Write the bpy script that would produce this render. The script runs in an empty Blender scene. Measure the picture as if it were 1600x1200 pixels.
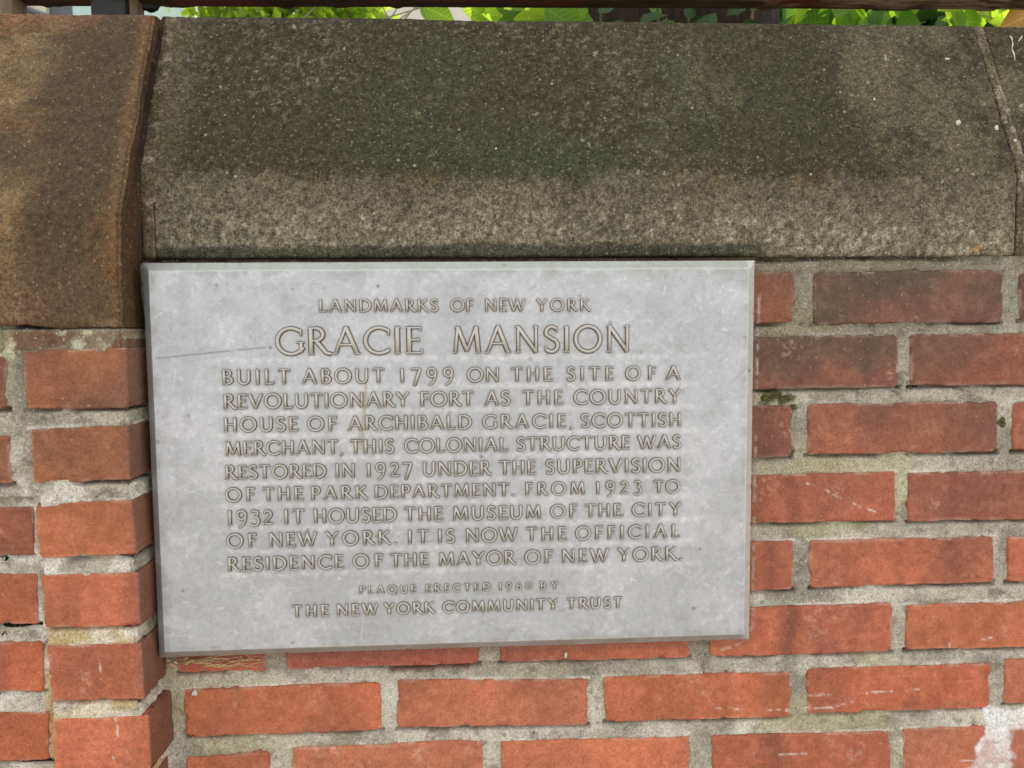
import bpy, math, random
import numpy as np
from mathutils import Vector, Matrix

# ------------------------------------------------------------------ camera, world, sun, exposure
scene = bpy.context.scene
FOCAL = 1200.0                      # in pixels of a 1600 px wide picture
CAM = np.array([0.0, -0.8, 0.0])
RIGHT = np.array([0.99852262, -0.0536546, -0.00858821])
UP = np.array([0.0125201, 0.07338087, 0.9972254])
FWD = np.array([0.05287552, 0.99585965, -0.07394422])
cam_data = bpy.data.cameras.new('camera')
cam_data.sensor_width = 36.0
cam_data.lens = FOCAL / 1600.0 * 36.0
cam_data.clip_start = 0.01
cam_data.clip_end = 3000.0
cam_data.dof.use_dof = True
cam_data.dof.focus_distance = 0.79
cam_data.dof.aperture_fstop = 11.0
cam = bpy.data.objects.new('camera', cam_data)
scene.collection.objects.link(cam)
cam.matrix_world = Matrix(((RIGHT[0], UP[0], -FWD[0], CAM[0]),
                           (RIGHT[1], UP[1], -FWD[1], CAM[1]),
                           (RIGHT[2], UP[2], -FWD[2], CAM[2]),
                           (0, 0, 0, 1)))
scene.camera = cam

SUN_EL, SUN_AZ = math.radians(58), math.radians(14)      # behind the wall, a little to the right
world = bpy.data.worlds.new('World')
scene.world = world
world.use_nodes = True
wn, wl = world.node_tree.nodes, world.node_tree.links
wn.clear()
w_out = wn.new('ShaderNodeOutputWorld')
w_bg = wn.new('ShaderNodeBackground')
w_sky = wn.new('ShaderNodeTexSky')
w_sky.sky_type = 'NISHITA'
w_sky.sun_disc = False
w_sky.sun_elevation = SUN_EL
w_sky.sun_rotation = SUN_AZ
w_sky.dust_density = 4.0
w_sky.ozone_density = 0.6
w_hs = wn.new('ShaderNodeHueSaturation')
w_hs.inputs['Saturation'].default_value = 0.15            # less blue, for a whiter sky and light
wl.new(w_sky.outputs[0], w_hs.inputs['Color'])
w_tc = wn.new('ShaderNodeTexCoord'); w_nz = wn.new('ShaderNodeTexNoise'); w_nz.inputs['Scale'].default_value = 2.2; w_nz.inputs['Detail'].default_value = 5
w_mr = wn.new('ShaderNodeMapRange'); w_mr.inputs['From Min'].default_value = 0.3; w_mr.inputs['From Max'].default_value = 0.7
w_mr.inputs['To Min'].default_value = 0.45; w_mr.inputs['To Max'].default_value = 0.75
w_mx = wn.new('ShaderNodeMix'); w_mx.data_type = 'RGBA'; w_mx.inputs['B'].default_value = (5.6, 5.55, 5.45, 1)      # cloud veil added to whiten and brighten the sky
wl.new(w_tc.outputs['Generated'], w_nz.inputs['Vector']); wl.new(w_nz.outputs['Fac'], w_mr.inputs['Value']); wl.new(w_mr.outputs[0], w_mx.inputs['Factor'])
wl.new(w_hs.outputs[0], w_mx.inputs['A']); wl.new(w_mx.outputs['Result'], w_bg.inputs[0])
w_bg.inputs[1].default_value = 0.15
wl.new(w_bg.outputs[0], w_out.inputs[0])

sun_data = bpy.data.lights.new('sun', 'SUN')
sun_data.energy = 2.4
sun_data.angle = math.radians(0.53)
sun_data.color = (1.0, 0.95, 0.88)
sun = bpy.data.objects.new('sun', sun_data)
scene.collection.objects.link(sun)
sun.rotation_euler = (-(math.pi / 2 - SUN_EL), 0, -SUN_AZ)
scene.view_settings.view_transform = 'Standard'
scene.view_settings.look = 'None'
scene.view_settings.gamma = 1.0
scene.view_settings.use_curve_mapping = False
scene.view_settings.exposure = 1.04
scene.cycles.max_bounces = 8

# ------------------------------------------------------------------ helpers
def at(x, y, Y=0.0):
    """point of the plane at depth Y seen at pixel (x, y) of the 1600 x 1200 photograph"""
    d = FWD * FOCAL + RIGHT * (x - 800) - UP * (y - 600)
    return CAM + d * ((Y - CAM[1]) / d[1])

def xz(x, y, Y=0.0):
    p = at(x, y, Y)
    return np.array([p[0], p[2]])

def _hash(ix, iy, iz, seed):
    h = (ix.astype(np.int64) * 374761393 + iy.astype(np.int64) * 668265263 + iz.astype(np.int64) * 2147483647 + seed * 974711) & 0xffffffff
    h = ((h ^ (h >> 13)) * 1274126177) & 0xffffffff
    h = ((h ^ (h >> 16)) * 2246822519) & 0xffffffff
    return ((h ^ (h >> 15)) & 0xffff) / 65535.0

def vnoise(x, y, z, seed=0):
    ix, iy, iz = np.floor(x), np.floor(y), np.floor(z)
    fx, fy, fz = x - ix, y - iy, z - iz
    fx = fx * fx * (3 - 2 * fx); fy = fy * fy * (3 - 2 * fy); fz = fz * fz * (3 - 2 * fz)
    r = 0
    for a in (0, 1):
        for b in (0, 1):
            for c in (0, 1):
                w = (fx if a else 1 - fx) * (fy if b else 1 - fy) * (fz if c else 1 - fz)
                r = r + w * _hash(ix + a, iy + b, iz + c, seed)
    return r

def fbm(x, y, z=None, scale=0.05, octaves=4, seed=0, gain=0.5):
    """0..1 noise; scale = size in metres of the largest features"""
    x = np.asarray(x, float); y = np.asarray(y, float)
    z = np.zeros_like(x) if z is None else np.asarray(z, float)
    r, a, t, s = 0, 1.0, 0.0, 1.0 / scale
    for o in range(octaves):
        r = r + a * vnoise(x * s + 17.3 * o, y * s + 5.1 * o, z * s + 9.7 * o, seed + o)
        t += a; a *= gain; s *= 2.03
    return r / t

def sm(a, b, v):
    t = np.clip((v - a) / (b - a), 0, 1)
    return t * t * (3 - 2 * t)

def mix(a, b, t):
    t = np.asarray(t)[..., None]
    return np.asarray(a) * (1 - t) + np.asarray(b) * t

def link(o, parent=None):
    scene.collection.objects.link(o)
    if parent is not None:
        o.parent = parent
    return o

def raw_mesh(name, verts, faces, mat=None, parent=None, col=None, smooth=True, extra=None):
    """verts (n,3), faces = (m,4) or (m,3) array or list"""
    me = bpy.data.meshes.new(name)
    if isinstance(faces, np.ndarray):
        k = faces.shape[1]
        me.vertices.add(len(verts))
        me.vertices.foreach_set('co', np.asarray(verts, np.float32).ravel())
        me.loops.add(faces.size)
        me.loops.foreach_set('vertex_index', faces.astype(np.int32).ravel())
        me.polygons.add(len(faces))
        me.polygons.foreach_set('loop_start', np.arange(0, faces.size, k, dtype=np.int32))
        me.update(calc_edges=True)
    else:
        me.from_pydata([tuple(v) for v in verts], [], faces)
    if smooth:
        me.polygons.foreach_set('use_smooth', np.ones(len(me.polygons), bool))
    if col is not None:
        a = me.color_attributes.new('Col', 'FLOAT_COLOR', 'POINT')
        c = np.ones((len(verts), 4), np.float32); c[:, :3] = np.asarray(col).reshape(-1, 3)
        a.data.foreach_set('color', c.ravel())
    if extra is not None:
        a = me.attributes.new('WearLight', 'FLOAT', 'POINT')
        a.data.foreach_set('value', np.asarray(extra, np.float32).ravel())
    if mat is not None:
        me.materials.append(mat)
    me.update()
    o = bpy.data.objects.new(name, me)
    return link(o, parent)

def grid_faces(n, m, flip=False):
    i, j = np.meshgrid(np.arange(n - 1), np.arange(m - 1), indexing='ij')
    a = i * m + j; b = a + 1; c = a + m + 1; d = a + m
    f = np.stack([a, b, c, d], -1).reshape(-1, 4)
    return f[:, ::-1] if flip else f

def grid_mesh(name, P, mat, parent=None, col=None, flip=False):
    n, m = P.shape[:2]
    return raw_mesh(name, P.reshape(-1, 3), grid_faces(n, m, flip), mat, parent, None if col is None else col.reshape(-1, 3))

def thing(name, label, cat, loc=(0, 0, 0), group=None):
    o = bpy.data.objects.new(name, None)
    o.empty_display_size = 0.02
    link(o); o.location = loc
    o['label'] = label; o['category'] = cat
    if group: o['group'] = group
    return o

def tag(o, label, cat, group=None):
    o['label'] = label; o['category'] = cat
    if group: o['group'] = group
    return o

def box_mesh(name, lo, hi, mat, parent=None, bevel=0.0, seg=2):
    import bmesh
    bm = bmesh.new()
    bmesh.ops.create_cube(bm, size=1.0)
    lo, hi = np.array(lo, float), np.array(hi, float)
    for v in bm.verts:
        v.co = Vector((lo + hi) / 2 + np.array(v.co) * (hi - lo))
    if bevel:
        bmesh.ops.bevel(bm, geom=bm.edges[:], offset=bevel, segments=seg, affect='EDGES', profile=0.5)
    me = bpy.data.meshes.new(name); bm.to_mesh(me); bm.free()
    me.materials.append(mat)
    return link(bpy.data.objects.new(name, me), parent)

def tube_arrays(pts, radii, sides=6):
    pts = [Vector(p) for p in pts]
    V, F = [], []
    for i, p in enumerate(pts):
        t = (pts[min(i + 1, len(pts) - 1)] - pts[max(i - 1, 0)]).normalized()
        n = t.cross(Vector((0.31, 0.2, 0.93)))
        if n.length < 1e-3: n = t.cross(Vector((1, 0, 0)))
        n.normalize(); b = t.cross(n)
        r = radii[i] if hasattr(radii, '__len__') else radii
        for k in range(sides):
            a = 2 * math.pi * k / sides
            V.append(p + (n * math.cos(a) + b * math.sin(a)) * r)
    for i in range(len(pts) - 1):
        for k in range(sides):
            F.append((i * sides + k, i * sides + (k + 1) % sides, (i + 1) * sides + (k + 1) % sides, (i + 1) * sides + k))
    F.append(tuple(range(sides))[::-1]); F.append(tuple((len(pts) - 1) * sides + k for k in range(sides)))
    return V, F

def tube(name, pts, radii, mat, parent=None, sides=6):
    V, F = tube_arrays(pts, radii, sides)
    return raw_mesh(name, V, F, mat, parent)

# ------------------------------------------------------------------ materials
def surf_mat(name, rough=0.85, metallic=0.0, use_col=True, color=(0.5, 0.5, 0.5),
             grains=((900, 0.35),), bump=((700, 0.4, 0.0008),), specks=(), spec=0.3, stretch=(1, 1, 1), coat=None):
    """Col attribute (or colour) x grain noises (+ pale/dark crystal specks) with fine bump."""
    m = bpy.data.materials.new(name); m.use_nodes = True
    nt = m.node_tree; N, L = nt.nodes, nt.links
    bs = N['Principled BSDF']
    bs.inputs['Roughness'].default_value = rough
    bs.inputs['Metallic'].default_value = metallic
    bs.inputs['Specular IOR Level'].default_value = spec
    tc = N.new('ShaderNodeTexCoord')
    oi = N.new('ShaderNodeObjectInfo')
    mp = N.new('ShaderNodeMapping'); mp.inputs['Scale'].default_value = stretch
    off = N.new('ShaderNodeVectorMath'); off.operation = 'SCALE'
    off.inputs[0].default_value = (7.3, 3.1, 5.7)
    L.new(oi.outputs['Random'], off.inputs['Scale'])
    L.new(tc.outputs['Object'], mp.inputs['Vector']); L.new(off.outputs[0], mp.inputs['Location'])
    if use_col:
        ca = N.new('ShaderNodeAttribute'); ca.attribute_name = 'Col'; cur = ca.outputs['Color']
    else:
        rg = N.new('ShaderNodeRGB'); rg.outputs[0].default_value = (*color, 1); cur = rg.outputs[0]
    for sc, amt in grains:
        nz = N.new('ShaderNodeTexNoise'); nz.inputs['Scale'].default_value = sc
        nz.inputs['Detail'].default_value = 3.0; nz.inputs['Roughness'].default_value = 0.6
        L.new(mp.outputs[0], nz.inputs['Vector'])
        mr = N.new('ShaderNodeMapRange'); mr.inputs['From Min'].default_value = 0.3; mr.inputs['From Max'].default_value = 0.7
        mr.inputs['To Min'].default_value = 1 - amt; mr.inputs['To Max'].default_value = 1 + amt
        L.new(nz.outputs['Fac'], mr.inputs['Value'])
        vm = N.new('ShaderNodeVectorMath'); vm.operation = 'SCALE'
        L.new(cur, vm.inputs[0]); L.new(mr.outputs[0], vm.inputs['Scale']); cur = vm.outputs[0]
    for sc, thr, colr, amt in specks:
        vo = N.new('ShaderNodeTexVoronoi'); vo.inputs['Scale'].default_value = sc
        L.new(mp.outputs[0], vo.inputs['Vector'])
        sp = N.new('ShaderNodeSeparateColor'); L.new(vo.outputs['Color'], sp.inputs[0])
        gt = N.new('ShaderNodeMapRange'); gt.inputs['From Min'].default_value = thr; gt.inputs['From Max'].default_value = min(thr + 0.06, 1.0)
        gt.inputs['To Max'].default_value = amt
        L.new(sp.outputs[0], gt.inputs['Value'])
        dm = N.new('ShaderNodeMapRange'); dm.inputs['From Min'].default_value = 0.45; dm.inputs['From Max'].default_value = 0.25
        L.new(vo.outputs['Distance'], dm.inputs['Value'])
        ml = N.new('ShaderNodeMath'); ml.operation = 'MULTIPLY'; L.new(gt.outputs[0], ml.inputs[0]); L.new(dm.outputs[0], ml.inputs[1])
        mx = N.new('ShaderNodeMix'); mx.data_type = 'RGBA'
        L.new(ml.outputs[0], mx.inputs['Factor']); L.new(cur, mx.inputs['A']); mx.inputs['B'].default_value = (*colr, 1)
        cur = mx.outputs['Result']
    L.new(cur, bs.inputs['Base Color'])
    prev = None
    for sc, st, dist in bump:
        nz = N.new('ShaderNodeTexNoise'); nz.inputs['Scale'].default_value = sc; nz.inputs['Detail'].default_value = 4.0
        L.new(mp.outputs[0], nz.inputs['Vector'])
        bp = N.new('ShaderNodeBump'); bp.inputs['Strength'].default_value = st; bp.inputs['Distance'].default_value = dist
        L.new(nz.outputs['Fac'], bp.inputs['Height'])
        if prev: L.new(prev.outputs[0], bp.inputs['Normal'])
        prev = bp
    if prev: L.new(prev.outputs[0], bs.inputs['Normal'])
    m['bsdf'] = 1
    return m

M_BRICK = surf_mat('fired clay brick', 0.9, grains=((110, 0.08), (320, 0.16), (900, 0.24)), bump=((260, 0.6, 0.0010), (700, 0.7, 0.0008), (1500, 0.4, 0.0004)),
                   specks=((330, 0.965, (0.58, 0.40, 0.31), 0.35), (260, 0.975, (0.10, 0.045, 0.035), 0.35)))
M_MORTAR = surf_mat('sandy lime mortar', 0.95, grains=((420, 0.30), (1100, 0.35)), bump=((520, 0.9, 0.0012), (1300, 0.6, 0.0006)),
                    specks=((420, 0.84, (0.66, 0.63, 0.55), 0.5), (400, 0.86, (0.10, 0.095, 0.075), 0.6)))
M_GRANITE = surf_mat('weathered granite', 0.9, grains=((60, 0.14), (200, 0.42), (480, 0.60)), bump=((380, 0.8, 0.0012), (1000, 0.5, 0.0006)),
                     specks=((260, 0.86, (0.25, 0.23, 0.17), 0.42), (420, 0.90, (0.30, 0.28, 0.21), 0.45), (240, 0.992, (0.5, 0.48, 0.40), 0.6), (330, 0.72, (0.018, 0.015, 0.010), 0.60)))
M_BROWNSTONE = surf_mat('brown weathered stone', 0.85, grains=((80, 0.14), (220, 0.36), (560, 0.42)), bump=((260, 0.9, 0.0014), (800, 0.5, 0.0006)),
                        specks=((300, 0.88, (0.36, 0.25, 0.14), 0.45), (330, 0.74, (0.035, 0.022, 0.013), 0.55)))
M_PLATE = surf_mat('dull cast aluminium', 0.50, metallic=0.55, grains=((150, 0.05), (700, 0.09)), bump=((350, 0.35, 0.0004), (1400, 0.25, 0.0002)),
                   specks=((160, 0.985, (0.10, 0.09, 0.08), 0.6), (420, 0.97, (0.85, 0.85, 0.86), 0.3)), spec=0.4)
M_RAIL = surf_mat('weathered brown rail', 0.8, use_col=True, grains=((120, 0.4), (500, 0.4)), bump=((200, 0.8, 0.002),), stretch=(0.12, 1, 1))
M_BLACK = surf_mat('black painted iron', 0.5, use_col=False, color=(0.018, 0.019, 0.02), grains=((200, 0.3),), bump=((300, 0.3, 0.0005),))
M_WOOD = surf_mat('grey brown timber', 0.85, use_col=False, color=(0.20, 0.15, 0.10), grains=((150, 0.35),), bump=((200, 0.6, 0.001),), stretch=(1, 1, 0.1))
M_BARK = surf_mat('dark bark', 0.95, use_col=False, color=(0.020, 0.011, 0.007), grains=((60, 0.5), (20, 0.4)), bump=((40, 1.0, 0.02),), stretch=(1, 1, 0.25))
M_BARK2 = surf_mat('grey bark', 0.9, use_col=False, color=(0.30, 0.27, 0.22), grains=((12, 0.3), (50, 0.3)), bump=((20, 1.0, 0.02),), stretch=(1, 1, 0.3))
M_PAVE = surf_mat('concrete pavement', 0.9, use_col=False, color=(0.44, 0.40, 0.34), grains=((3, 0.12), (120, 0.15)), bump=((200, 0.4, 0.002),))
M_SOIL = surf_mat('garden soil', 0.95, use_col=False, color=(0.06, 0.042, 0.028), grains=((40, 0.5),), bump=((60, 1.0, 0.02),))
M_WALLP = surf_mat('cream render', 0.8, use_col=False, color=(0.72, 0.68, 0.60), grains=((2, 0.05),), bump=())
M_WALLC = surf_mat('warm cream siding', 0.8, use_col=False, color=(0.62, 0.60, 0.44), grains=((2, 0.05),), bump=())
M_TRIM = surf_mat('dark window frame', 0.6, use_col=False, color=(0.12, 0.13, 0.15), grains=((5, 0.1),), bump=())
M_GLASS = surf_mat('pale window glass', 0.12, use_col=False, color=(0.45, 0.62, 0.60), grains=((1, 0.1),), bump=(), spec=0.8)
M_STRAW = surf_mat('dry root', 0.8, use_col=False, color=(0.55, 0.40, 0.22), grains=((200, 0.4),), bump=())
M_MOSS = surf_mat('moss', 0.95, use_col=False, color=(0.085, 0.085, 0.022), grains=((400, 0.6),), bump=((900, 0.9, 0.001),))
M_CHIP = surf_mat('chalky white fleck', 0.8, use_col=False, color=(0.58, 0.56, 0.49), grains=((500, 0.2),), bump=((700, 0.4, 0.0005),))

def leaf_mat(name, col, trans, amt=0.55):
    m = bpy.data.materials.new(name); m.use_nodes = True
    N, L = m.node_tree.nodes, m.node_tree.links
    bs = N['Principled BSDF']; out = N['Material Output']
    bs.inputs['Roughness'].default_value = 0.45
    tc = N.new('ShaderNodeTexCoord'); nz = N.new('ShaderNodeTexNoise'); nz.inputs['Scale'].default_value = 60
    L.new(tc.outputs['Object'], nz.inputs['Vector'])
    sx_ = N.new('ShaderNodeSeparateXYZ'); L.new(tc.outputs['Object'], sx_.inputs[0])
    def mth(op, a, b=None):
        n_ = N.new('ShaderNodeMath'); n_.operation = op
        for i_, v_ in enumerate((a, b)):
            if v_ is None: continue
            if isinstance(v_, (int, float)): n_.inputs[i_].default_value = v_
            else: L.new(v_, n_.inputs[i_])
        return n_.outputs[0]
    ay = mth('ABSOLUTE', sx_.outputs[1])
    side = mth('POWER', mth('ABSOLUTE', mth('SINE', mth('MULTIPLY', mth('SUBTRACT', sx_.outputs[0], mth('MULTIPLY', ay, 0.8)), 26.0))), 0.35)
    mid = mth('MINIMUM', mth('MULTIPLY', ay, 40.0), 1.0)
    vein = mth('MULTIPLY', mth('MULTIPLY_ADD' if False else 'MULTIPLY', side, 1.0), mid)
    oi = N.new('ShaderNodeObjectInfo')
    ad = N.new('ShaderNodeMath'); ad.operation = 'ADD'; L.new(nz.outputs['Fac'], ad.inputs[0]); L.new(oi.outputs['Random'], ad.inputs[1])
    mr = N.new('ShaderNodeMapRange'); mr.inputs['From Max'].default_value = 2; mr.inputs['To Min'].default_value = 0.55; mr.inputs['To Max'].default_value = 1.45
    L.new(ad.outputs[0], mr.inputs['Value'])
    def tint(c):
        v = N.new('ShaderNodeVectorMath'); v.operation = 'SCALE'; v.inputs[0].default_value = c
        L.new(mr.outputs[0], v.inputs['Scale'])
        mxv = N.new('ShaderNodeMix'); mxv.data_type = 'RGBA'; L.new(vein, mxv.inputs['Factor'])
        v2 = N.new('ShaderNodeVectorMath'); v2.operation = 'MULTIPLY_ADD'; L.new(v.outputs[0], v2.inputs[0]); v2.inputs[1].default_value = (1.5, 1.45, 1.6); v2.inputs[2].default_value = (.02, .03, .01)
        L.new(v2.outputs[0], mxv.inputs['A']); L.new(v.outputs[0], mxv.inputs['B']); return mxv.outputs['Result']
    L.new(tint(col), bs.inputs['Base Color'])
    tr = N.new('ShaderNodeBsdfTranslucent'); L.new(tint(trans), tr.inputs['Color'])
    mx = N.new('ShaderNodeMixShader'); mx.inputs[0].default_value = amt
    L.new(bs.outputs[0], mx.inputs[1]); L.new(tr.outputs[0], mx.inputs[2]); L.new(mx.outputs[0], out.inputs['Surface'])
    return m
M_LEAF_BRIGHT = leaf_mat('sunlit leaf', (0.11, 0.20, 0.02), (0.36, 0.60, 0.02), 0.62)
M_LEAF_YEL = leaf_mat('yellow green leaf', (0.13, 0.20, 0.03), (0.58, 0.80, 0.05), 0.65)
M_LEAF_MID = leaf_mat('green leaf', (0.05, 0.12, 0.02), (0.15, 0.34, 0.015), 0.5)
M_LEAF_DARK = leaf_mat('dark leaf', (0.02, 0.055, 0.012), (0.03, 0.10, 0.01), 0.3)
M_LEAF_DEAD = leaf_mat('dead leaf', (0.32, 0.18, 0.05), (0.4, 0.22, 0.05), 0.4)

# ------------------------------------------------------------------ marks shared by neighbouring surfaces (world X, Z)
def segs(px_list, Y=0.0):
    return [(xz(a, b, Y), xz(c, d, Y)) for a, b, c, d in px_list]

def seg_dist(X, Z, s):
    (a, b) = s
    ab = b - a; t = np.clip(((X - a[0]) * ab[0] + (Z - a[1]) * ab[1]) / (ab @ ab + 1e-12), 0, 1)
    return np.hypot(X - a[0] - t * ab[0], Z - a[1] - t * ab[1])

SCRATCH = segs([(1260, 1087, 1348, 1082), (1355, 1083, 1436, 1077), (1258, 1107, 1300, 1105), (1300, 1105, 1335, 1096),
                (1115, 1106, 1155, 1107), (1158, 1107, 1238, 1110), (1360, 961, 1388, 953), (1486, 1003, 1483, 1015),
                (1260, 755, 1295, 768), (1300, 772, 1340, 789), (1340, 789, 1385, 806), (1212, 1180, 1270, 1176),
                (1500, 1190, 1527, 1188), (1530, 1000, 1550, 997)]) + segs([(177, 1170, 178, 1200), (155, 1030, 158, 1060), (181, 1122, 185, 1150)], -0.055)

SEAL = segs([(1187, 420, 1180, 700), (1180, 700, 1176, 975), (1176, 975, 1170, 992), (1170, 992, 1157, 1006), (1157, 1006, 1120, 1018)])
def wall_marks(X, Z, col, seed=0):
    """white paint smear at the lower right, pale scratches"""
    a = xz(1532, 1150); b = xz(1600, 1108)
    n = fbm(X, Z, scale=0.03, octaves=5, seed=71)
    m = sm(-0.003, 0.006, X - a[0] + (n - 0.5) * 0.018 - np.clip((Z - a[1]) * 0.35, -0.05, 0.0)) * sm(0.004, -0.004, Z - b[1] + (n - 0.5) * 0.02)
    m = m * (1 - sm(0.025, 0.045, X - a[0] + (n - .5) * .03) * sm(0.018, 0.03, b[1] - Z))
    rag = fbm(X, Z, scale=0.014, octaves=6, seed=5, gain=.65)
    m = sm(0.25, 0.75, m + (rag - 0.5) * 1.6 * (m > 0.02)) * (0.55 + 0.45 * sm(.35, .55, rag))
    col = mix(col, (0.74, 0.74, 0.74), m * 0.92)
    ds_ = np.full(X.shape, 9.0)
    for s in SEAL: ds_ = np.minimum(ds_, seg_dist(X, Z, s))
    nn_ = fbm(X, Z, scale=0.008, octaves=3, seed=33)
    col = mix(col, (0.56, 0.44, 0.37), sm(0.0022, 0.0006, ds_ + (nn_ - .5) * .002) * sm(.38, .6, nn_) * 0.75)
    ins = sm(0.0, -0.003, X - SEAL[0][0][0]) * sm(-0.34, -0.325, X) * sm(0.0, 0.004, Z - SEAL[-1][0][1] + .004)
    col = mix(col, np.array([0.20, 0.10, 0.075]), ins * 0.35)
    d = np.full(X.shape, 9.0)
    for s in SCRATCH:
        lo = np.minimum(s[0], s[1]) - 0.01; hi = np.maximum(s[0], s[1]) + 0.01
        if X.max() < lo[0] or X.min() > hi[0] or Z.max() < lo[1] or Z.min() > hi[1]: continue
        d = np.minimum(d, seg_dist(X, Z, s))
    w = sm(0.0012, 0.0003, d + (fbm(X, Z, scale=0.003, octaves=2, seed=19) - .5) * .0018) * sm(0.42, 0.66, fbm(X, Z, scale=0.007, octaves=3, seed=9))
    return mix(col, (0.68, 0.60, 0.53), w * 0.8)

# ------------------------------------------------------------------ bricks
def axis_samples(length, step, r=0.006):
    """0..length, crowded towards both ends"""
    e = np.array([0, 0.0006, 0.0013, 0.0022, 0.0034, 0.005])
    n = max(2, int((length - 2 * r) / step))
    return np.concatenate([e, np.linspace(r, length - r, n), (length - e)[::-1]])

BRICKS = {'wall': [], 'pil': []}    # filled with quads for the mortar sheets

def brick(parent, q, Yf, seed, tint, wrapY=None, step=0.0017, dirt=0.0, dark=None, open_top=False, chip=1.0):
    """q = TL, TR, BR, BL in XZ.  wrapY: the right edge is an outer corner whose side runs back to that depth."""
    rng = random.Random(seed)
    TL, TR, BR, BL = [np.array(v, float) for v in q]
    Wd = (np.linalg.norm(TR - TL) + np.linalg.norm(BR - BL)) / 2
    Ht = (np.linalg.norm(TL - BL) + np.linalg.norm(TR - BR)) / 2
    s = axis_samples(Wd, step) / Wd; t = axis_samples(Ht, step) / Ht
    s = np.concatenate([[0.0], s, [1.0]]); t = np.concatenate([[0.0], t, [1.0]])      # first and last are the skirt
    path_n = None
    if wrapY is not None:
        R = 0.0014 + 0.0006 * rng.random()
        s = s[:-7]; s = s[s * Wd < Wd - R]
        na = 5; ang = np.linspace(0, math.pi / 2, na)
        side = np.linspace(R, wrapY - Yf, max(3, int((wrapY - Yf) / 0.0035)))[1:]
        U = np.concatenate([s, np.full(na + len(side), 1.0)])
        offX = np.concatenate([np.zeros(len(s)), -R + R * np.sin(ang), np.zeros(len(side))])
        offY = np.concatenate([np.zeros(len(s)), R - R * np.cos(ang), side])
        nX = np.concatenate([np.zeros(len(s)), np.sin(ang), np.ones(len(side))])
        nY = np.concatenate([-np.ones(len(s)), -np.cos(ang), np.zeros(len(side))])
    else:
        U = s; offX = np.zeros(len(s)); offY = offX.copy(); nX = offX.copy(); nY = -np.ones(len(s))
    S, T = np.meshgrid(U, t, indexing='ij')
    top = TL * (1 - S[..., None]) + TR * S[..., None]
    bot = BL * (1 - S[..., None]) + BR * S[..., None]
    XZ = top * (1 - T[..., None]) + bot * T[..., None]
    OX, OY, NX, NY = [np.broadcast_to(a[:, None], S.shape) for a in (offX, offY, nX, nY)]
    X = XZ[..., 0] + OX; Z = XZ[..., 1].copy(); Y = Yf + OY
    dt = np.minimum(T, 1 - T) * Ht
    ds = S * Wd if wrapY is not None else np.minimum(S, 1 - S) * Wd
    run = X + Y * 1.7
    # wandering arrises
    wt = np.exp(-T * Ht / 0.010); wb = np.exp(-(1 - T) * Ht / 0.010)
    Z = Z + wt * (fbm(run, run * 0, scale=0.026, octaves=5, seed=seed) - 0.5) * 0.0030 * chip
    Z = Z + wb * (fbm(run, run * 0 + 3, scale=0.026, octaves=5, seed=seed + 7) - 0.5) * 0.0044 * chip
    wl_ = np.exp(-S * Wd / 0.010); wr_ = np.exp(-(1 - S) * Wd / 0.010) * (0.35 if wrapY is not None else 1)
    X = X + (wl_ * (fbm(Z, Z * 0 + 5, scale=0.016, octaves=4, seed=seed + 3) - 0.5) + wr_ * (fbm(Z, Z * 0 + 9, scale=0.016, octaves=4, seed=seed + 4) - 0.5)) * 0.0042 * chip
    # rounded and chipped edges (depth measured inwards along the face normal)
    r = 0.0021 + 0.0008 * rng.random()
    def rnd(d, rr): return rr * (1 - np.sqrt(np.clip(1 - np.clip(1 - d / rr, 0, 1) ** 2, 0, 1)))
    dep = rnd(dt, r) + rnd(ds, r)
    crn = 0.004 + 0.004 * rng.random()
    dc = np.hypot(np.clip(crn - ds, 0, None), np.clip(crn - dt, 0, None))
    dep = dep + np.clip(dc - crn * 0.75, 0, None) * 2.0
    cn = fbm(run, Z, scale=0.012, octaves=3, seed=seed + 11)
    dep = dep + sm(0.56, 0.76, cn) * sm(0.0065, 0.0, np.minimum(dt, ds)) * 0.0034 * chip
    pits = 0.7 * sm(0.76, 0.86, fbm(run, Z, scale=0.005, octaves=2, seed=seed + 13)); dep = dep + pits * 0.0011
    dep = dep + (fbm(run, Z, scale=0.05, octaves=3, seed=seed + 5) - 0.5) * 0.0014
    dep = dep + (fbm(run, Z, scale=0.006, octaves=3, seed=seed + 6) - 0.5) * 0.0009
    dep = dep + (fbm(run * 0.12, Z, scale=0.0035, octaves=3, seed=seed + 14) - 0.5) * 0.0008
    # wire-cut drag line near the lower edge of some bricks
    if rng.random() < 0.5:
        dep = dep + 0.0006 * np.exp(-(((1 - T) * Ht - 0.0055) / 0.0010) ** 2)
    tilt = (S - 0.5) * (rng.random() - 0.5) * 0.0022 + (T - 0.5) * (rng.random() - 0.5) * 0.0012 + (rng.random() - 0.5) * 0.0010
    if wrapY is None: dep = dep + tilt
    skirt = np.zeros(S.shape); skirt[:, 0] = 1; skirt[:, -1] = 1; skirt[0, :] = 1
    if wrapY is None: skirt[-1, :] = 1
    dep = dep + skirt * 0.012
    X = X - NX * dep; Y = Y - NY * dep
    P = np.stack([X, Y, Z], -1)
    # colour
    base = np.array(tint, float); base = base * 0.97 + np.array([-0.004, -0.001, 0.005]) * (base[0] / 0.45)
    c = np.broadcast_to(base, P.shape).copy()
    b1 = fbm(run, Z, scale=0.075, octaves=3, seed=seed + 21)
    b2 = fbm(run, Z * 0.4, scale=0.05, octaves=4, seed=seed + 22)
    c = mix(c, base * np.array([0.70, 0.74, 0.82]) , sm(0.48, 0.72, b1) * 0.5)
    c = mix(c, base * np.array([1.22, 1.20, 1.10]), sm(0.50, 0.35, b2) * 0.7)
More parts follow.
